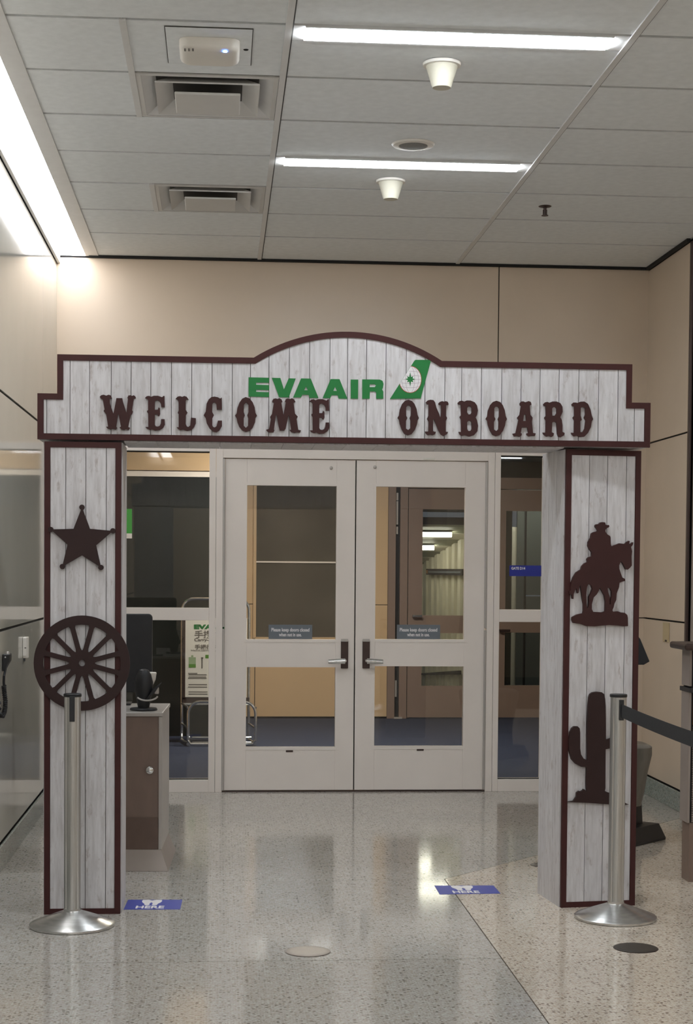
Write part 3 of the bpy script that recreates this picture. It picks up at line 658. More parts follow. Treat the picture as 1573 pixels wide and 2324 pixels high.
def top_at(x, m):
    zt = hzt - m; r = AR - m
    if x < sxl + m or x > sxr - m: return hzs - m
    if abs(x - acx) < math.sqrt(max(r * r - (zt - acz) ** 2, 0)): return acz + math.sqrt(r * r - (x - acx) ** 2)
    return zt
core = cutout('header', HF, [outline(.002)], -DEPTH, -.012, 'wood', arch)
cutout('header_trim', HF, [outline(0), outline(FW)], -.012, .004, 'brown', core)
cutout('header_backing', HF, [outline(FW * .6)], -.0125, -.0105, 'plenum', core)
lines = [106, 159, 203, 252, 297.5, 342, 389, 435, 481, 527, 568, 610, 656, 702, 748, 788, 831, 875, 921, 964, 1009, 1047, 1092, 1138, 1182, 1225, 1268, 1313, 1358, 1402, 1440]
xsH = [hxl + FW] + [hp(x, 950)[0] for x in lines] + [hxr - FW]
for a, b in zip(xsH, xsH[1:]):
    g = .0012; a_, b_ = a + g, b - g; m = FW - .001
    cuts = sorted({a_, b_, *[c for c in (sxl + m, sxr - m) if a_ < c < b_], *[a_ + (b_ - a_) * k / 6 for k in range(7)]})
    top = []
    for c in cuts:
        if abs(c - (sxl + m)) < 1e-9: top += [(c, hzs - m), (c, hzt - m)]
        elif abs(c - (sxr - m)) < 1e-9: top += [(c, hzt - m), (c, hzs - m)]
        else: top.append((c, top_at(c, m)))
    cutout('plank', HF, [[(a_, hzb + m), (b_, hzb + m)] + top[::-1]], -.0105, random.uniform(-.0006, .0006), 'wood', core)
# underside boards of the header
for k in range(14):
    x0 = -.38 + k * .126
    MB().box(x0, x0 + .1245, A + .014, A + DEPTH - .002, hzb - .006, hzb - .0005).build('soffit_board', 'wood', core)
# columns
def column(fr, name, pxl, pxr, ybot, plk, ypl):
    s0 = (fr.px(pxl[0], 1100)[0] + fr.px(pxl[1], 2000)[0]) / 2; s1 = (fr.px(pxr[0], 1100)[0] + fr.px(pxr[1], 2000)[0]) / 2
    zt = hzb - .008; w = .0225
    c = fr.box(MB(), s0 + .002, s1 - .002, 0, zt, -DEPTH, -.012).build(name, 'wood', arch)
    fr.box(MB(), s0 + .008, s1 - .008, .008, zt - .008, -.0125, -.0105).build('column_backing', 'plenum', c)
    mb = MB()
    for r in ((s0, s0 + w, 0, zt), (s1 - w, s1, 0, zt), (s0 + w, s1 - w, zt - w, zt), (s0 + w, s1 - w, 0, w)): fr.box(mb, *r, -.012, .004)
    mb.build('column_trim', 'brown', c)
    xs_ = [s0 + w] + [fr.px(x, ypl)[0] for x in plk] + [s1 - w]
    for a, b in zip(xs_, xs_[1:]): fr.box(MB(), a + .0012, b - .0012, w - .001, zt - w + .001, -.0105, random.uniform(-.0006, .0006)).build('plank', 'wood', c)
    for k, sd in ((0, s0), (1, s1)):       # narrow boards on the inner and outer sides
        for q in range(3):
            d0 = -.014 - q * .098; lo, hi = (sd - .004, sd + .002) if k == 0 else (sd - .002, sd + .004)
            fr.box(MB(), lo, hi, 0, zt, d0 - .0965, d0).build('side_board', 'wood', c)
    return c
cl = column(LFm, 'column', (106, 95), (274.5, 274), 2073, (149, 194.5, 241), 1300)
cr = column(RFm, 'column', (1287, 1271), (1455, 1440), 2060, (1335, 1376, 1419), 1300)

# lettering
E1 = [(612,130),(635,108),(665,103),(690,115),(725,102),(780,102),(830,120),(850,103),(862,105),(865,248),(820,248),(815,205),(800,175),(770,158),(745,165),(738,190),(738,280),(775,280),(783,262),(785,248),(803,262),(806,335),(795,362),(780,358),(770,340),(738,340),(738,470),(750,490),(775,495),(800,485),(815,455),(820,400),(862,400),(866,470),(845,510),(800,540),(740,545),(700,530),(670,535),(640,522),(617,500),(655,500),(652,330),(640,310),(638,295),(652,285),(652,160),(640,140)]
O2 = [(240,112),(295,130),(335,175),(365,250),(380,340),(400,385),(380,420),(370,480),(340,560),(290,625),(235,640),(185,620),(145,555),(115,470),(105,410),(82,380),(105,345),(115,260),(150,175),(190,130)]
O2h = [(210,230),(225,200),(260,198),(283,225),(280,345),(262,385),(275,425),(272,535),(240,562),(205,540),(205,430),(228,385),(210,350)]
z1 = (.178, 220, 880); z2 = (.178, 490, 880); z3 = (.15258, 890, 890); z4 = (.16529, 1110, 890)
glyphs = [
    [zoomed([(35,115),(55,95),(85,88),(118,100),(150,88),(180,100),(192,135),(165,140),(165,190),(178,240),(210,330),(240,180),(248,132),(322,132),(332,180),(375,318),(395,140),(388,130),(400,98),(430,95),(448,103),(470,95),(490,110),(497,132),(470,140),(455,235),(448,285),(460,305),(445,340),(430,345),(398,500),(423,510),(405,538),(370,530),(345,540),(310,530),(287,505),(305,495),(275,330),(268,350),(245,495),(257,510),(240,533),(200,525),(170,533),(135,520),(115,497),(142,495),(118,340),(100,315),(85,295),(97,275),(75,150),(55,138)], *z1)],
    [zoomed(E1, *z1)],
    [zoomed([(1003,140),(1030,112),(1060,106),(1088,115),(1115,104),(1145,115),(1170,150),(1140,150),(1132,170),(1132,280),(1153,315),(1135,350),(1132,460),(1145,490),(1165,500),(1190,480),(1200,380),(1262,388),(1260,455),(1240,500),(1205,540),(1150,550),(1100,535),(1060,540),(1035,525),(1015,503),(1042,503),(1042,335),(1030,320),(1042,290),(1040,180),(1030,150)], *z1)],
    [[(487,900),(494.5,901.4),(499.8,904.5),(503.4,902),(503.9,929.5),(492,929.5),(491,917),(487,913),(483,914.5),(481.7,918),(481.7,935),(485.6,942),(482,949.4),(482,965.4),(484,969),(487.5,970),(491.5,967),(493.5,960),(494.5,954.4),(503.9,954.4),(503.9,967),(498,977),(491,981),(484,979.5),(476,972.5),(469,960),(467,949),(462.4,942.3),(467,934),(469,916),(474,906),(480,901)]],
    [zoomed([(380,118),(430,135),(470,185),(495,250),(505,320),(525,355),(505,385),(500,440),(470,510),(430,550),(385,562),(340,545),(300,500),(275,440),(265,390),(245,355),(265,325),(275,260),(300,190),(335,140)], *z2), zoomed([(358,215),(385,185),(415,215),(415,310),(400,350),(412,390),(410,485),(383,510),(356,485),(356,390),(370,352),(356,310)], *z2)],
    [zoomed([(720,165),(735,140),(765,135),(785,142),(810,133),(838,148),(850,180),(835,190),(862,345),(892,185),(880,175),(890,145),(915,135),(945,143),(970,133),(1000,150),(1015,180),(990,190),(1010,330),(1045,368),(1030,400),(1050,535),(1088,545),(1070,572),(1030,570),(1000,575),(960,565),(940,537),(960,535),(935,360),(925,360),(890,525),(870,545),(815,545),(800,490),(775,345),(765,350),(742,530),(748,545),(735,568),(700,570),(665,565),(640,535),(678,525),(700,400),(692,370),(715,335),(740,190),(722,185)], *z2)],
    [zoomed(E1, .178, 220 + 373.4, 880 + 7.6)],
    [zoomed(O2, *z3), zoomed(O2h, *z3)],
    [zoomed([(503,150),(530,122),(570,112),(615,118),(640,150),(660,230),(700,320),(720,385),(728,300),(728,190),(695,185),(690,165),(710,145),(745,133),(770,140),(800,133),(830,145),(842,180),(830,192),(805,190),(803,355),(820,385),(800,430),(800,590),(833,592),(820,620),(765,655),(725,630),(690,570),(620,400),(610,400),(610,580),(640,590),(655,585),(640,625),(600,640),(570,632),(530,638),(500,610),(490,585),(540,585),(545,440),(520,395),(543,350),(543,180),(520,180)], *z3)],
    [zoomed([(975,160),(1000,135),(1035,125),(1075,140),(1110,123),(1170,125),(1230,150),(1265,200),(1278,270),(1265,340),(1243,375),(1265,420),(1280,500),(1270,580),(1220,640),(1150,660),(1085,640),(1030,650),(1005,625),(990,590),(1025,592),(1025,410),(1005,370),(1025,340),(1022,185),(985,180)], *z3), zoomed([(1118,235),(1135,212),(1165,212),(1182,235),(1182,305),(1165,330),(1135,330),(1116,305)], *z3), zoomed([(1118,450),(1135,425),(1165,425),(1183,450),(1183,550),(1165,577),(1135,577),(1118,550)], *z3)],
    [zoomed(O2, .15258, 1090, 892.3), zoomed(O2h, .15258, 1090, 892.3)],
    [zoomed([(420,155),(440,130),(470,125),(500,138),(545,122),(575,135),(585,170),(560,185),(570,310),(600,350),(590,400),(605,560),(643,565),(632,600),(580,600),(545,608),(515,585),(512,565),(540,562),(525,485),(450,485),(435,562),(453,568),(445,600),(420,612),(380,602),(345,608),(322,570),(365,562),(405,380),(387,350),(420,310),(440,190),(425,180)], *z4), zoomed([(480,310),(505,310),(510,395),(470,395)], *z4)],
    [zoomed([(745,165),(770,140),(800,133),(830,145),(870,128),(930,128),(980,150),(1010,200),(1012,270),(980,345),(1000,380),(1010,450),(1010,545),(1040,560),(1035,590),(985,618),(950,610),(935,570),(925,420),(900,405),(870,415),(862,550),(893,565),(885,600),(860,615),(825,600),(790,610),(755,585),(735,555),(775,555),(778,390),(758,350),(780,325),(780,190),(750,185)], *z4), zoomed([(868,225),(885,205),(910,205),(928,225),(926,290),(905,323),(870,323)], *z4)],
    [zoomed([(1135,165),(1160,142),(1190,142),(1215,148),(1255,130),(1310,128),(1360,160),(1395,240),(1412,320),(1430,370),(1412,405),(1400,480),(1360,560),(1310,610),(1250,615),(1205,598),(1165,605),(1140,585),(1125,557),(1165,558),(1170,390),(1150,350),(1170,325),(1170,195),(1140,185)], *z4), zoomed([(1260,215),(1285,203),(1320,215),(1320,310),(1303,350),(1325,390),(1312,500),(1285,548),(1255,548),(1255,400),(1275,380),(1258,320)], *z4)],
]
for g in glyphs: cutout('letter', HF, [[HF.px(x, y, .01) for x, y in sp_] for sp_ in g], .0006, .010, 'letter', core)
ze = (.2861, 550, 790)
for g in ([[(50,232),(212,236),(212,276),(110,274),(110,291),(212,294),(212,334),(110,331),(110,347),(212,351),(212,389),(50,385)]],
          [[(234,236),(302,238),(330,328),(368,240),(424,242),(368,392),(292,390)]],
          [[(466,241),(543,243),(604,396),(535,396),(526,372),(476,370),(466,392),(403,392)], [(505,306),(520,335),(490,335)]],
          [[(701,246),(771,247),(834,402),(765,401),(756,375),(708,375),(697,398),(637,397)], [(735,308),(750,340),(722,340)]],
          [[(860,250),(920,250),(918,402),(860,401)]],
          [[(951,249),(1090,250),(1112,260),(1120,285),(1115,318),(1108,328),(1118,345),(1118,402),(1062,402),(1062,355),(1052,345),(1012,345),(1010,402),(951,402)], [(1010,288),(1050,288),(1060,298),(1050,310),(1010,310)]]):
    cutout('logo_letter', HF, [[hp(x, y) for x, y in zoomed(q, *ze)] for q in g], .0007, .003, 'green', core)
zt_ = (.089, 860, 800); tp = lambda pts: [hp(x, y) for x, y in zoomed(pts, *zt_)]
cutout('tail_emblem', HF, [tp([(280,1185),(1065,1170),(1330,190),(930,190),(900,215)])], .0007, .003, 'green', core)
def left_of(y): return 900 + (215 - y) * (900 - 280) / (1185 - 215)      # slanted leading edge of the emblem
def globe(k, n=60):
    o = []
    for i in range(n):
        a = 2 * math.pi * i / n; x, y = 795 + 290 * k * math.cos(a), 690 + 345 * k * math.sin(a); o.append((max(x, left_of(y) + 4), y))
    return o
cutout('globe_rim', HF, [tp(globe(1.0))], .003, .0034, 'red', core); cutout('globe', HF, [tp(globe(.96))], .0034, .0038, 'white', core)
def gstroke(pts, w=5):
    pts = [(x, y) for x, y in pts if x > left_of(y) + 8 and ((x - 795) / 278) ** 2 + ((y - 690) / 330) ** 2 < .985]
    if len(pts) < 2: return
    up, dn = [], []
    for i, (x, y) in enumerate(pts):
        x0, y0 = pts[max(i - 1, 0)]; x1, y1 = pts[min(i + 1, len(pts) - 1)]; l = math.hypot(x1 - x0, y1 - y0) or 1
        nx, ny = -(y1 - y0) / l * w, (x1 - x0) / l * w; up.append((x + nx, y + ny)); dn.append((x - nx, y - ny))
    cutout('globe_line', HF, [tp(up + dn[::-1])], .0038, .0041, 'mesh_', core)
for k in (-.75, -.4, .4, .75): gstroke([(795 + 285 * k * math.cos(a), 690 + 340 * math.sin(a)) for a in [-1.5 + 3 * i / 24 for i in range(25)]])
for k in (-.62, -.3, 0, .3, .62): gstroke([(795 + 285 * math.sin(a), 690 + 340 * k + (1 - math.cos(a)) * 120 * (-k)) for a in [-1.4 + 2.8 * i / 24 for i in range(25)]])
star8 = []
for i in range(16):
    a = math.pi * i / 8; r = (190 if i % 4 == 0 else 115) if i % 2 == 0 else 62
    star8.append((795 + r * (.68 if i in (0, 8) else 1) * math.cos(a), 685 + r * math.sin(a)))
cutout('emblem_star', HF, [tp(star8)], .0041, .0046, 'green', core)

# sheriff star, wagon wheel, rider, cactus
TH0, TH1 = .0008, .014
zs_ = (.2926, 60, 980); lf = lambda x, y: LFm.px(x, y, .014)
sp_ = zoomed([(430,585),(492,752),(670,768),(540,880),(577,1052),(430,958),(278,1045),(318,875),(187,757),(365,752)], *zs_)
sb = cutout('star', LFm, [[lf(x, y) for x, y in sp_]], TH0, TH1, 'cut', cl)
for i in range(0, 10, 2):
    c = lf(*sp_[i]); cutout('star_ball', LFm, [[(c[0] + .0105 * math.cos(a), c[1] + .0105 * math.sin(a)) for a in [2 * math.pi * k / 20 for k in range(20)]]], TH0, TH1 + .0004, 'cut', cl)
wc_ = LFm.px(186, 1505, .014); wR = .1885
circ = lambda r, n=64, a0=0: [(wc_[0] + r * math.cos(a0 + 2 * math.pi * k / n), wc_[1] + r * math.sin(a0 + 2 * math.pi * k / n)) for k in range(n)]
cutout('wheel_rim', LFm, [circ(wR), circ(wR - .0365)], .0042, .018, 'cut', cl)
cutout('wheel_hub', LFm, [circ(.051, 40), circ(.0125, 20)], .0042, .018, 'cut', cl)
for k in range(12):
    a = math.radians(15 + 30 * k); t_ = (-math.sin(a), math.cos(a)); r0, r1 = .048, wR - .033
    q = [(wc_[0] + r * math.cos(a) + w * t_[0], wc_[1] + r * math.sin(a) + w * t_[1]) for r, w in ((r0, -.0115), (r0 + .012, -.0095), (r1 - .012, -.0095), (r1, -.015), (r1, .015), (r1 - .012, .0095), (r0 + .012, .0095), (r0, .0115))]
    cutout('wheel_spoke', LFm, [q], .0042, .0176, 'cut', cl)
rf = lambda x, y: RFm.px(x, y, .014)
zc = (.1162, 1280, 1170)
rider = [[(610,200),(625,175),(650,168),(680,170),(710,135),(750,128),(805,135),(815,180),(850,190),(875,183),(888,210),(870,235),(840,245),(820,265),(808,285),(812,320),(850,370),(900,400),(910,430),(915,560),(930,605),(980,580),(1030,565),(1080,543),(1130,548),(1190,555),(1230,515),(1270,492),(1283,505),(1275,545),(1300,560),(1340,522),(1355,525),(1345,570),(1310,615),(1330,700),(1320,800),(1325,975),(1290,1020),(1250,1055),(1205,1050),(1180,1000),(1150,940),(1120,895),(1095,930),(1078,970),(1080,1040),(1110,1130),(1140,1210),(1195,1240),(1195,1278),(1140,1290),(1085,1310),(1075,1400),(1030,1520),(1020,1650),(985,1720),(970,1790),(945,1850),(960,1880),(1050,1870),(1110,1892),(1185,1900),(1235,1940),(1248,2000),(1250,2160),(1190,2165),(1050,2150),(880,2140),(740,2150),(600,2165),(450,2160),(330,2120),(180,2095),(155,2040),(160,1985),(250,1935),(370,1910),(380,1860),(380,1730),(355,1600),(340,1480),(318,1360),(300,1410),(285,1510),(265,1520),(245,1420),(215,1460),(190,1530),(185,1630),(165,1625),(150,1540),(115,1540),(105,1480),(135,1460),(140,1330),(180,1210),(240,1110),(330,1055),(350,990),(400,935),(460,910),(450,850),(480,815),(540,795),(545,720),(500,660),(470,590),(475,520),(520,440),(540,350),(580,325),(650,308),(660,290),(640,260),(618,230)],
         [(480,1330),(530,1360),(555,1430),(530,1510),(485,1590),(490,1690),(480,1780),(455,1815),(440,1700),(435,1560),(445,1460),(455,1380)],
         [(700,1410),(740,1470),(790,1560),(810,1680),(805,1870),(740,1890),(570,1880),(545,1830),(545,1730),(580,1600),(640,1540),(680,1470)],
         [(850,1415),(900,1420),(930,1480),(930,1580),(910,1660),(910,1735),(890,1735),(895,1600),(865,1500)]]
cutout('horse_rider', RFm, [[rf(x, y) for x, y in zoomed(q, *zc)] for q in rider], .0008, .016, 'letter', cr)
zk = (.1205, 1280, 1560)
cactus = [(490,130),(540,95),(620,82),(710,92),(755,125),(775,220),(785,350),(790,700),(790,985),(838,975),(900,950),(950,890),(965,800),(970,735),(1005,700),(1050,695),(1090,740),(1100,900),(1060,1040),(960,1130),(840,1155),(785,1165),(780,1900),(770,1950),(820,1975),(870,1990),(920,2030),(1000,2080),(1060,2130),(1120,2150),(1180,2190),(1225,2205),(1130,2210),(820,2200),(450,2175),(190,2165),(70,2160),(180,2140),(235,2060),(240,1985),(285,1950),(310,1965),(360,1940),(370,1915),(400,1930),(435,1975),(420,1800),(425,1500),(330,1495),(220,1440),(140,1350),(100,1200),(92,1000),(115,850),(150,770),(190,735),(260,735),(295,770),(305,850),(305,1150),(320,1260),(370,1340),(440,1370),(440,700),(455,350),(470,200)]
cutout('cactus', RFm, [[rf(x, y) for x, y in zoomed(cactus, *zk)]], .0008, .016, 'cut', cr)

# ------------------------------------------------------------------ stanchions
def stanchion(x, y, top, label, belt_to=None, cassette=None, bend=1.):
    t = thing('stanchion', (x, y, 0), label, 'stanchion', 'belt barrier posts')
    MB().lathe((x, y, 0), [(.158, 0), (.163, .002), (.163, .010), (.158, .014), (.04, .058), (.033, .062), (.033, .07)], 64).build('base', 'baseplate', t, 0, True)
    n = 48; pr = []
    for i in range(n):
        a = 2 * math.pi * i / n; r = .0315 if min(abs(((math.degrees(a) - 45) % 90)), 90 - ((math.degrees(a) - 45) % 90)) > 5 else .0275
        pr.append((x + r * math.cos(a), y + r * math.sin(a)))
    MB().loft([[(*p, .06) for p in pr], [(*p, top - .012) for p in pr]]).build('post', 'steel', t)
    MB().lathe((x, y, top - .012), [(.0335, 0), (.0345, .002), (.0345, .010), (.032, .012)], 40).build('cap', 'black', t, 0, True)
    if cassette:
        dx, dy = cassette; l = math.hypot(dx, dy); dx, dy = dx / l, dy / l; q = Vector((x, y, 0)) + Vector((dx, dy, 0)) * .026; s = Vector((-dy, dx, 0)) * .010
        pr = [q + s, q - s, q - s + Vector((dx, dy, 0)) * .013, q + s + Vector((dx, dy, 0)) * .013]
        MB().prism([p + Vector((0, 0, top - .105)) for p in pr], [p + Vector((0, 0, top - .008)) for p in pr]).build('belt_slot', 'black', t, .001)
    if belt_to:
        p0, p1 = Vector((x, y, 0)), Vector((*belt_to, 0)); d = (p1 - p0).normalized(); s = Vector((-d.y, d.x, 0)) * .0012
        a, b = p0 + d * .038, p1 - d * .034; rings = []
        for k in range(17):
            u = k / 16; c = a.lerp(b, u); sag = -.03 * 4 * u * (1 - u) * .5; zz = top - .062 + sag
            rings.append([c + s + Vector((0, 0, zz - .026)), c - s + Vector((0, 0, zz - .026)), c - s + Vector((0, 0, zz + .026)), c + s + Vector((0, 0, zz + .026))])
        MB().loft(rings).build('belt', 'belt', t)
        c = a + d * .0; MB().prism([c + s * 6 + Vector((0, 0, top - .10)), c - s * 6 + Vector((0, 0, top - .10)), c - s * 6 + d * .02 + Vector((0, 0, top - .10)), c + s * 6 + d * .02 + Vector((0, 0, top - .10))], [c + s * 6 + Vector((0, 0, top - .02)), c - s * 6 + Vector((0, 0, top - .02)), c - s * 6 + d * .02 + Vector((0, 0, top - .02)), c + s * 6 + d * .02 + Vector((0, 0, top - .02))]).build('belt_end', 'black', t)
    return t
q1 = pZ(164, 2094, .012); q2 = pZ(1397, 2077, .012)
tp1 = pY(165, 1574, q1.y).z; tp2 = pY(1401, 1575, q2.y).z
stanchion(q1.x, q1.y, tp1, 'brushed steel barrier post in front of the wagon wheel column', None, (.04, -1))
stanchion(q2.x, q2.y, tp2, 'brushed steel barrier post with black belt in front of the cactus column', (1.60, 4.3), None)
stanchion(1.60, 4.3, tp2, 'brushed steel barrier post that holds the far end of the belt', None, None)

# ------------------------------------------------------------------ scanner podium
t = thing('scanner_podium', (-.42, 7.8, 0), 'low taupe podium with metal edges behind the wagon wheel column', 'podium')
ang = math.radians(-2.0); PC = Vector((-.262, 7.50, 0)); pu = Vector((math.cos(ang), math.sin(ang), 0)); pv = Vector((-math.sin(ang), math.cos(ang), 0))
def pp(u, v, z): return PC + pu * u + pv * v + Vector((0, 0, z))       # u along the front (negative to the left), v to the back
def pbox(mb, u0, u1, v0, v1, z0, z1, fl=0.):
    return mb.prism([pp(u0 - fl, v0 - fl, z0), pp(u1 + fl, v0 - fl, z0), pp(u1 + fl, v1 + fl, z0), pp(u0 - fl, v1 + fl, z0)], [pp(u0, v0, z1), pp(u1, v0, z1), pp(u1, v1, z1), pp(u0, v1, z1)])
PT = pY(365, 1617, 7.5).z
pbox(MB(), -.40, -.006, .006, .495, .09, PT - .02).build('body', 'podium', t)
pbox(MB(), -.405, 0, 0, .50, .0, .095, .036).build('skirt', 'skirt', t, .002)
pbox(MB(), -.002, .002, .0, .50, .095, PT - .02).build('side_panel', 'alu', t)
for a, b in ((-.012, .003), (-.407, -.395)): pbox(MB(), a, b, -.002, .012, .095, PT - .02).build('edge_strip', 'alu', t)
pbox(MB(), -.41, .006, -.010, .51, PT - .018, PT).build('top', 'alu', t, .003)
pbox(MB(), -.394, -.014, -.001, .006, .095, .24).build('reflection_strip', mottled('taupe reflection', srgb(104, 84, 74), .4, 30, .06), t)  # dark reflection on the lower front, painted as a strip
lk = pY(340, 1748, 7.49)
MB().loft([[lk + Vector((r * math.cos(a), d_, r * math.sin(a))) for a in [2 * math.pi * k / 18 for k in range(18)]] for r, d_ in ((.017, .012), (.017, -.004), (.012, -.008), (.004, -.009))]).build('lock', 'chrome', t, 0, True)
SC = pY(326, 1612, 7.62)
t = thing('pass_scanner', (SC.x, 7.62, PT), 'black boarding pass scanner with cradle and cable on the taupe podium', 'scanner')
zf = PT + .001
MB().lathe((SC.x, 7.62, zf), [(.062, 0), (.064, .004), (.06, .010), (.03, .012)], 28).build('foot', 'black', t, 0, True)
MB().lathe((SC.x, 7.62, zf), [(.026, .01), (.03, .03), (.035, .06), (.042, .09), (.044, .13), (.036, .165), (.022, .185), (.008, .19)], 24).build('column_body', 'black', t, 0, True)
MB().loft([[(SC.x + .03 + .034 * u + a * .02, 7.60 + b * .02, zf + .05 + .05 * u + .03 * (a > 0)) for a, b in ((-1, -1), (1, -1), (1, 1), (-1, 1))] for u in (0, .5, 1)]).build('cradle', 'black', t, .004)
MB().loft([[(SC.x + .032 + .006 * u + r * math.cos(k * math.pi / 6), 7.63 + r * math.sin(k * math.pi / 6), zf + .09 + .085 * u) for k in range(12)] for u, r in ((0, .006), (.3, .009), (.6, .019), (.95, .021), (1, .018))]).build('handle', 'plastic', t, 0, True)
MB().box(SC.x + .05, SC.x + .07, 7.60, 7.63, zf + .075, zf + .105).build('trigger', 'alu', t, .004)
MB().tube([(SC.x + .018 + .05 * math.sin(a), 7.565, zf + .075 - .045 * math.cos(a) * .6) for a in [-1.1 + 2.4 * k / 14 for k in range(15)]], .004, 8).build('cable', 'alu', t, 0, True)
mx = pY(346, 1450, 7.95).x; mz1 = pY(320, 1393, 7.95).z
t = thing('display_screen', (mx - .2, 7.95, PT), 'black upright display panel seen from behind above the podium', 'screen')
ol = rrect(mx - .19, (mz1 + PT + .06) / 2, .19, (mz1 - PT - .06) / 2, .02)
MB().prism([(x, 7.93, z) for x, z in ol], [(x, 7.97, z) for x, z in ol]).build('panel', 'black', t, .004)
MB().box(mx - .23, mx - .15, 7.94, 7.96, PT + .008, PT + .08).build('neck', 'black', t); MB().box(mx - .28, mx - .10, 7.88, 8.0, PT + .0005, PT + .009).build('foot', 'black', t)

# ------------------------------------------------------------------ kiosk stand behind the cactus column
t = thing('kiosk_stand', (1.98, 8.27, 0), 'scuffed grey and black kiosk stand on a tilted square black base', 'kiosk')
def sq(cx, cy, r, z, rot): return [(cx + r * math.cos(rot + k * math.pi / 2), cy + r * math.sin(rot + k * math.pi / 2), z) for k in range(4)]
ro = math.radians(0)
MB().loft([sq(1.98, 8.27, .322, 0, ro), sq(1.98, 8.27, .322, .012, ro), sq(1.98, 8.27, .285, .085, ro)]).build('base', 'black', t, .004)
MB().loft([sq(1.98, 8.27, .20, .08, ro), sq(1.98, 8.27, .19, .235, ro)]).build('post', 'black', t, .004)
def sup(cx, cy, rx, ry, z, n=28): return [(cx + rx * math.copysign(abs(math.cos(a)) ** .6, math.cos(a)), cy + ry * math.copysign(abs(math.sin(a)) ** .6, math.sin(a)), z) for a in [2 * math.pi * k / n for k in range(n)]]
kz = pY(1470, 1690, 8.2).z
MB().loft([sup(1.99, 8.27, .165, .15, .19), sup(1.99, 8.27, .18, .16, .26), sup(1.99, 8.27, .195, .17, .36), sup(1.99, 8.27, .215, .18, kz - .05), sup(1.99, 8.27, .215, .18, kz - .01), sup(1.99, 8.27, .20, .165, kz)]).build('housing', 'kioskg', t, 0, True)
MB().lathe((1.97, 8.27, 0), [(.03, kz - .02), (.03, .86), (.03, .9)], 16).build('mast', 'black', t, 0, True)
a1, b1, a0 = pY(1447, 1449, 8.2), pY(1468, 1500, 8.2), pY(1440, 1506, 8.2)
MB().prism([(1.78, 8.14, a0.z), (b1.x - .03, 8.14, a0.z - .003), (b1.x, 8.14, b1.z), (a1.x, 8.14, a1.z), (a1.x - .1, 8.14, a1.z + .12), (1.80, 8.14, a1.z + .12)], [(1.78, 8.24, a0.z), (b1.x - .03, 8.24, a0.z - .003), (b1.x, 8.24, b1.z), (a1.x, 8.24, a1.z), (a1.x - .1, 8.24, a1.z + .12), (1.80, 8.24, a1.z + .12)]).build('screen_head', 'black', t, .004)

# ------------------------------------------------------------------ gate counter at the side
t = thing('gate_counter', (2.6, 7.2, 0), 'tall narrow gate counter with bronze edged top beside the belt barrier', 'counter')
cy0, cy1 = 7.12, 7.24; cx0 = pY(1562, 1700, cy0).x; ctz = pY(1530, 1458, 7.15).z
zlg = pY(1560, 1868, cy0).z; zsl1, zsl0 = pY(1562, 1558, cy0).z, pY(1562, 1571, cy0).z
for a, b in ((zlg, zsl0), (zsl1, ctz - .03)): MB().box(cx0, cx0 + .012, cy0, cy1, a, b).build('end_panel', 'counterp', t, .002)
MB().box(cx0 + .013, 3.3, cy0 + .006, cy1, zlg, ctz - .03).build('core', 'dark', t)
MB().box(cx0 + .026, 3.3, cy0 - .002, cy0 + .008, zsl1 + .0, ctz - .032).build('upper_fascia', 'bronze', t)
zo = pY(1570, 1645, cy0).z
MB().box(cx0 + .02, 3.3, cy0 - .002, cy0 + .008, zo, zsl0).build('veneer_band', 'orange', t)
for k in range(42):
    z = zlg + .004 + k * (zo - zlg - .01) / 42; MB().box(cx0 + .02, 3.3, cy0 - .003, cy0 + .008, z, z + (zo - zlg) / 42 - .003).build('rib', 'counterp', t)
MB().box(cx0 - .005, 3.32, cy0 - .03, cy1 + .01, zsl0, zsl1 - .006).build('shelf', 'black', t)
MB().box(pY(1519, 1463, 7.28).x, 3.35, 7.02, 7.28, ctz - .03, ctz).build('top', 'bronze', t, .01)
for a in (cx0 + .012, 3.1): MB().box(a, a + .09, cy0 + .005, cy1 - .005, 0, zlg).build('leg', 'podium', t)

# ------------------------------------------------------------------ fittings on the walls
t = thing('wall_handset', (WL, 7.65, .95), 'black handset with curly cord hanging on the glossy wall', 'handset')
HS = Frame((0, 7.63, 0), (1, 0, 0))
pr = [HS.px(x, y) for x, y in ((4, 1484), (24, 1484), (23, 1500), (18, 1508), (12, 1520), (4, 1524))]; pr = [(max(a, WL + .001), z) for a, z in pr]
MB().prism([HS(a, z, .03) for a, z in pr], [HS(a, z, -.05) for a, z in pr]).build('handset_body', 'black', t, .004)
a, z = HS.px(17, 1484); MB().lathe((a, 7.63, z - .004), [(.010, 0), (.010, .008), (.007, .014), (.002, .016)], 18).build('earpiece', 'alu', t, 0, True)
a, z = HS.px(14, 1491); MB().loft([[HS(a + q * math.cos(k * math.pi / 5), z + q * math.sin(k * math.pi / 5), dd) for k in range(10)] for q, dd in ((.004, .029), (.003, .033), (.001, .034))]).build('indicator', 'white', t)
CDF = Frame((0, 7.59, 0), (1, 0, 0))
cp = [HS(*HS.px(12.5, 1518), .0)] + [CDF(*CDF.px(x, y), .0) for x, y in ((9, 1535), (8.5, 1548), (9, 1556), (10, 1572), (12, 1590), (11.5, 1606), (9.5, 1617))] + [Vector((WL + .014, 7.5, HS.px(2, 1622)[1])), Vector((WL + .012, 7.42, HS.px(2, 1612)[1])), Vector((WL + .012, 7.38, HS.px(2, 1560)[1]))]
pts = []
for i in range(len(cp) - 1):
    for k in range(4): pts.append(cp[i].lerp(cp[i + 1], k / 4))
MB().tube(pts[:13], .006, 8).build('cord_tail', 'black', t, 0, True)
cz = []
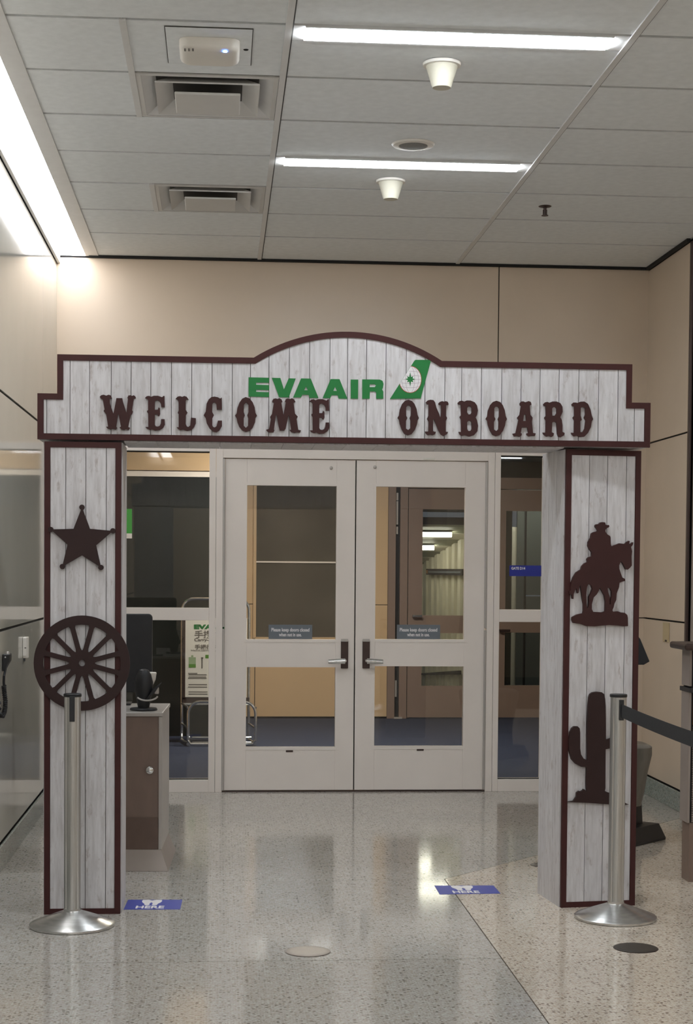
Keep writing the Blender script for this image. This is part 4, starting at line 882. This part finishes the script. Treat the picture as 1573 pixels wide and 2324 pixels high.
for i, p in enumerate(pts[12:-1]):
    for k in range(8):
        q = p.lerp(pts[13 + i], k / 8); a = 2 * math.pi * k / 8; cz.append(q + Vector((.007 * math.cos(a), .007 * math.sin(a), 0)))
MB().tube(cz, .0048, 6).build('curly_cord', 'black', t, 0, True)
t = thing('wall_holder', (WL, 8.44, .97), 'small cream holder fixed on the glossy wall beside the black handset', 'holder')
RD = Frame((0, 8.40, 0), (1, 0, 0))
a1, zb = RD.px(62.5, 1494); ztp = RD.px(58, 1446)[1]; a0 = WL + .0006
ring = lambda z_, k: [RD(a0 + (a1 - a0) * u, z_, d_) for u, d_ in ((.0, -.06), (1, -.06), (1, -.01), (.75, .006 * k), (.0, .010 * k))]
MB().loft([ring(zb, .2), ring(zb + .014, 1), ring(ztp - .005, 1), ring(ztp, .5)]).build('holder_shell', 'plastic', t, .002)
RD.box(MB(), a0, a0 + .008, zb - .018, zb + .001, -.04, -.03).build('tail', 'sign', t)
RD.box(MB(), a0 + .004, a1 - .006, zb + .05, zb + .056, .004, .008).build('slot', 'print_', t)
t = thing('wall_plate', (WR, 9.62, 1.0), 'small yellowed cover plate with a dark hole on the short wall', 'cover plate')
y0, z0 = pX(1506, 1456, WR).y, pX(1506, 1456, WR).z; y1, z1 = pX(1520, 1414, WR).y, pX(1520, 1414, WR).z
MB().box(WR - .006, WR - .0005, min(y0, y1), max(y0, y1), z0, z1).build('plate', mottled('yellowed plastic', srgb(196, 176, 136), .5, 10, .05), t, .002)
MB().box(WR - .008, WR - .006, (y0 + y1) / 2 - .03, (y0 + y1) / 2 + .01, z0 + .003, z0 + .014).build('hole', 'bronze', t, .001)

# ------------------------------------------------------------------ floor stickers and cover plates
def sticker(c0, c1, c2, c3, label):          # far left, far right, near right, near left in the photo
    P = [pZ(*c) for c in (c0, c1, c2, c3)]; cx = sum(p.x for p in P) / 4; cyy = sum(p.y for p in P) / 4
    t = thing('floor_sticker', (cx, cyy, 0), label, 'sticker', 'stand here floor stickers')
    MB().prism([(p.x, p.y, .0001) for p in P], [(p.x, p.y, .0012) for p in P]).build('sheet', 'blue', t)
    def st(u, v): a = P[0].lerp(P[1], u); b = P[3].lerp(P[2], u); q = a.lerp(b, v); return q     # u right, v towards the visitor
    foot = [(.30, .04), (.40, .02), (.47, .10), (.475, .26), (.44, .40), (.45, .54), (.41, .60), (.36, .56), (.345, .42), (.30, .28), (.285, .14)]
    for mir in (0, 1):
        f = [((.94 - u) if mir else u, v) for u, v in foot]
        MB().prism([(*st(u - .02, v).xy, .0012) for u, v in f], [(*st(u - .02, v).xy, .0016) for u, v in f]).build('footprint', 'white', t)
    o = st(.45, .80); ux = (P[1] - P[0]).normalized(); uy = (P[0] - P[3]).normalized()
    sk = Matrix(((ux.x, uy.x, 0, o.x), (ux.y, uy.y, 0, o.y), (0, 0, 1, .0016), (0, 0, 0, 1)))
    text('lettering', None, 'HERE', 0, 0, .07, 0, 'white', t, .115, .002, 'CENTER', sk)
sticker((291, 2042.5), (414, 2042.5), (409, 2064), (280, 2064.5), 'blue floor sticker with white footprints on grey terrazzo by the wagon wheel column')
sticker((986, 2010.5), (1120, 2010), (1136, 2028), (998, 2030), 'blue floor sticker with white footprints across the grey and beige boundary')
for x, y, r, mat, lab in ((699, 2160, .080, 'disc', 'pale round floor cover plate in the grey terrazzo'), (1443, 2152, .079, 'discd', 'dark round floor cover plate in front of the belt post'), (1229, 1963, .05, 'discd', 'small dark round floor plate behind the cactus column')):
    p = pZ(x, y); t = thing('floor_cover', (p.x, p.y, 0), lab, 'cover plate', 'round floor cover plates')
    MB().lathe((p.x, p.y, .0003), [(r, 0), (r, .002), (r - .004, .0035), (r - .02, .0042), (.01, .0045)], 48).build('plate', mat, t, 0, True)
    MB().lathe((p.x, p.y, .0002), [(r + .003, 0), (r + .003, .0012), (r, .0012), (r, 0)], 48).build('ring', 'bronze', t)
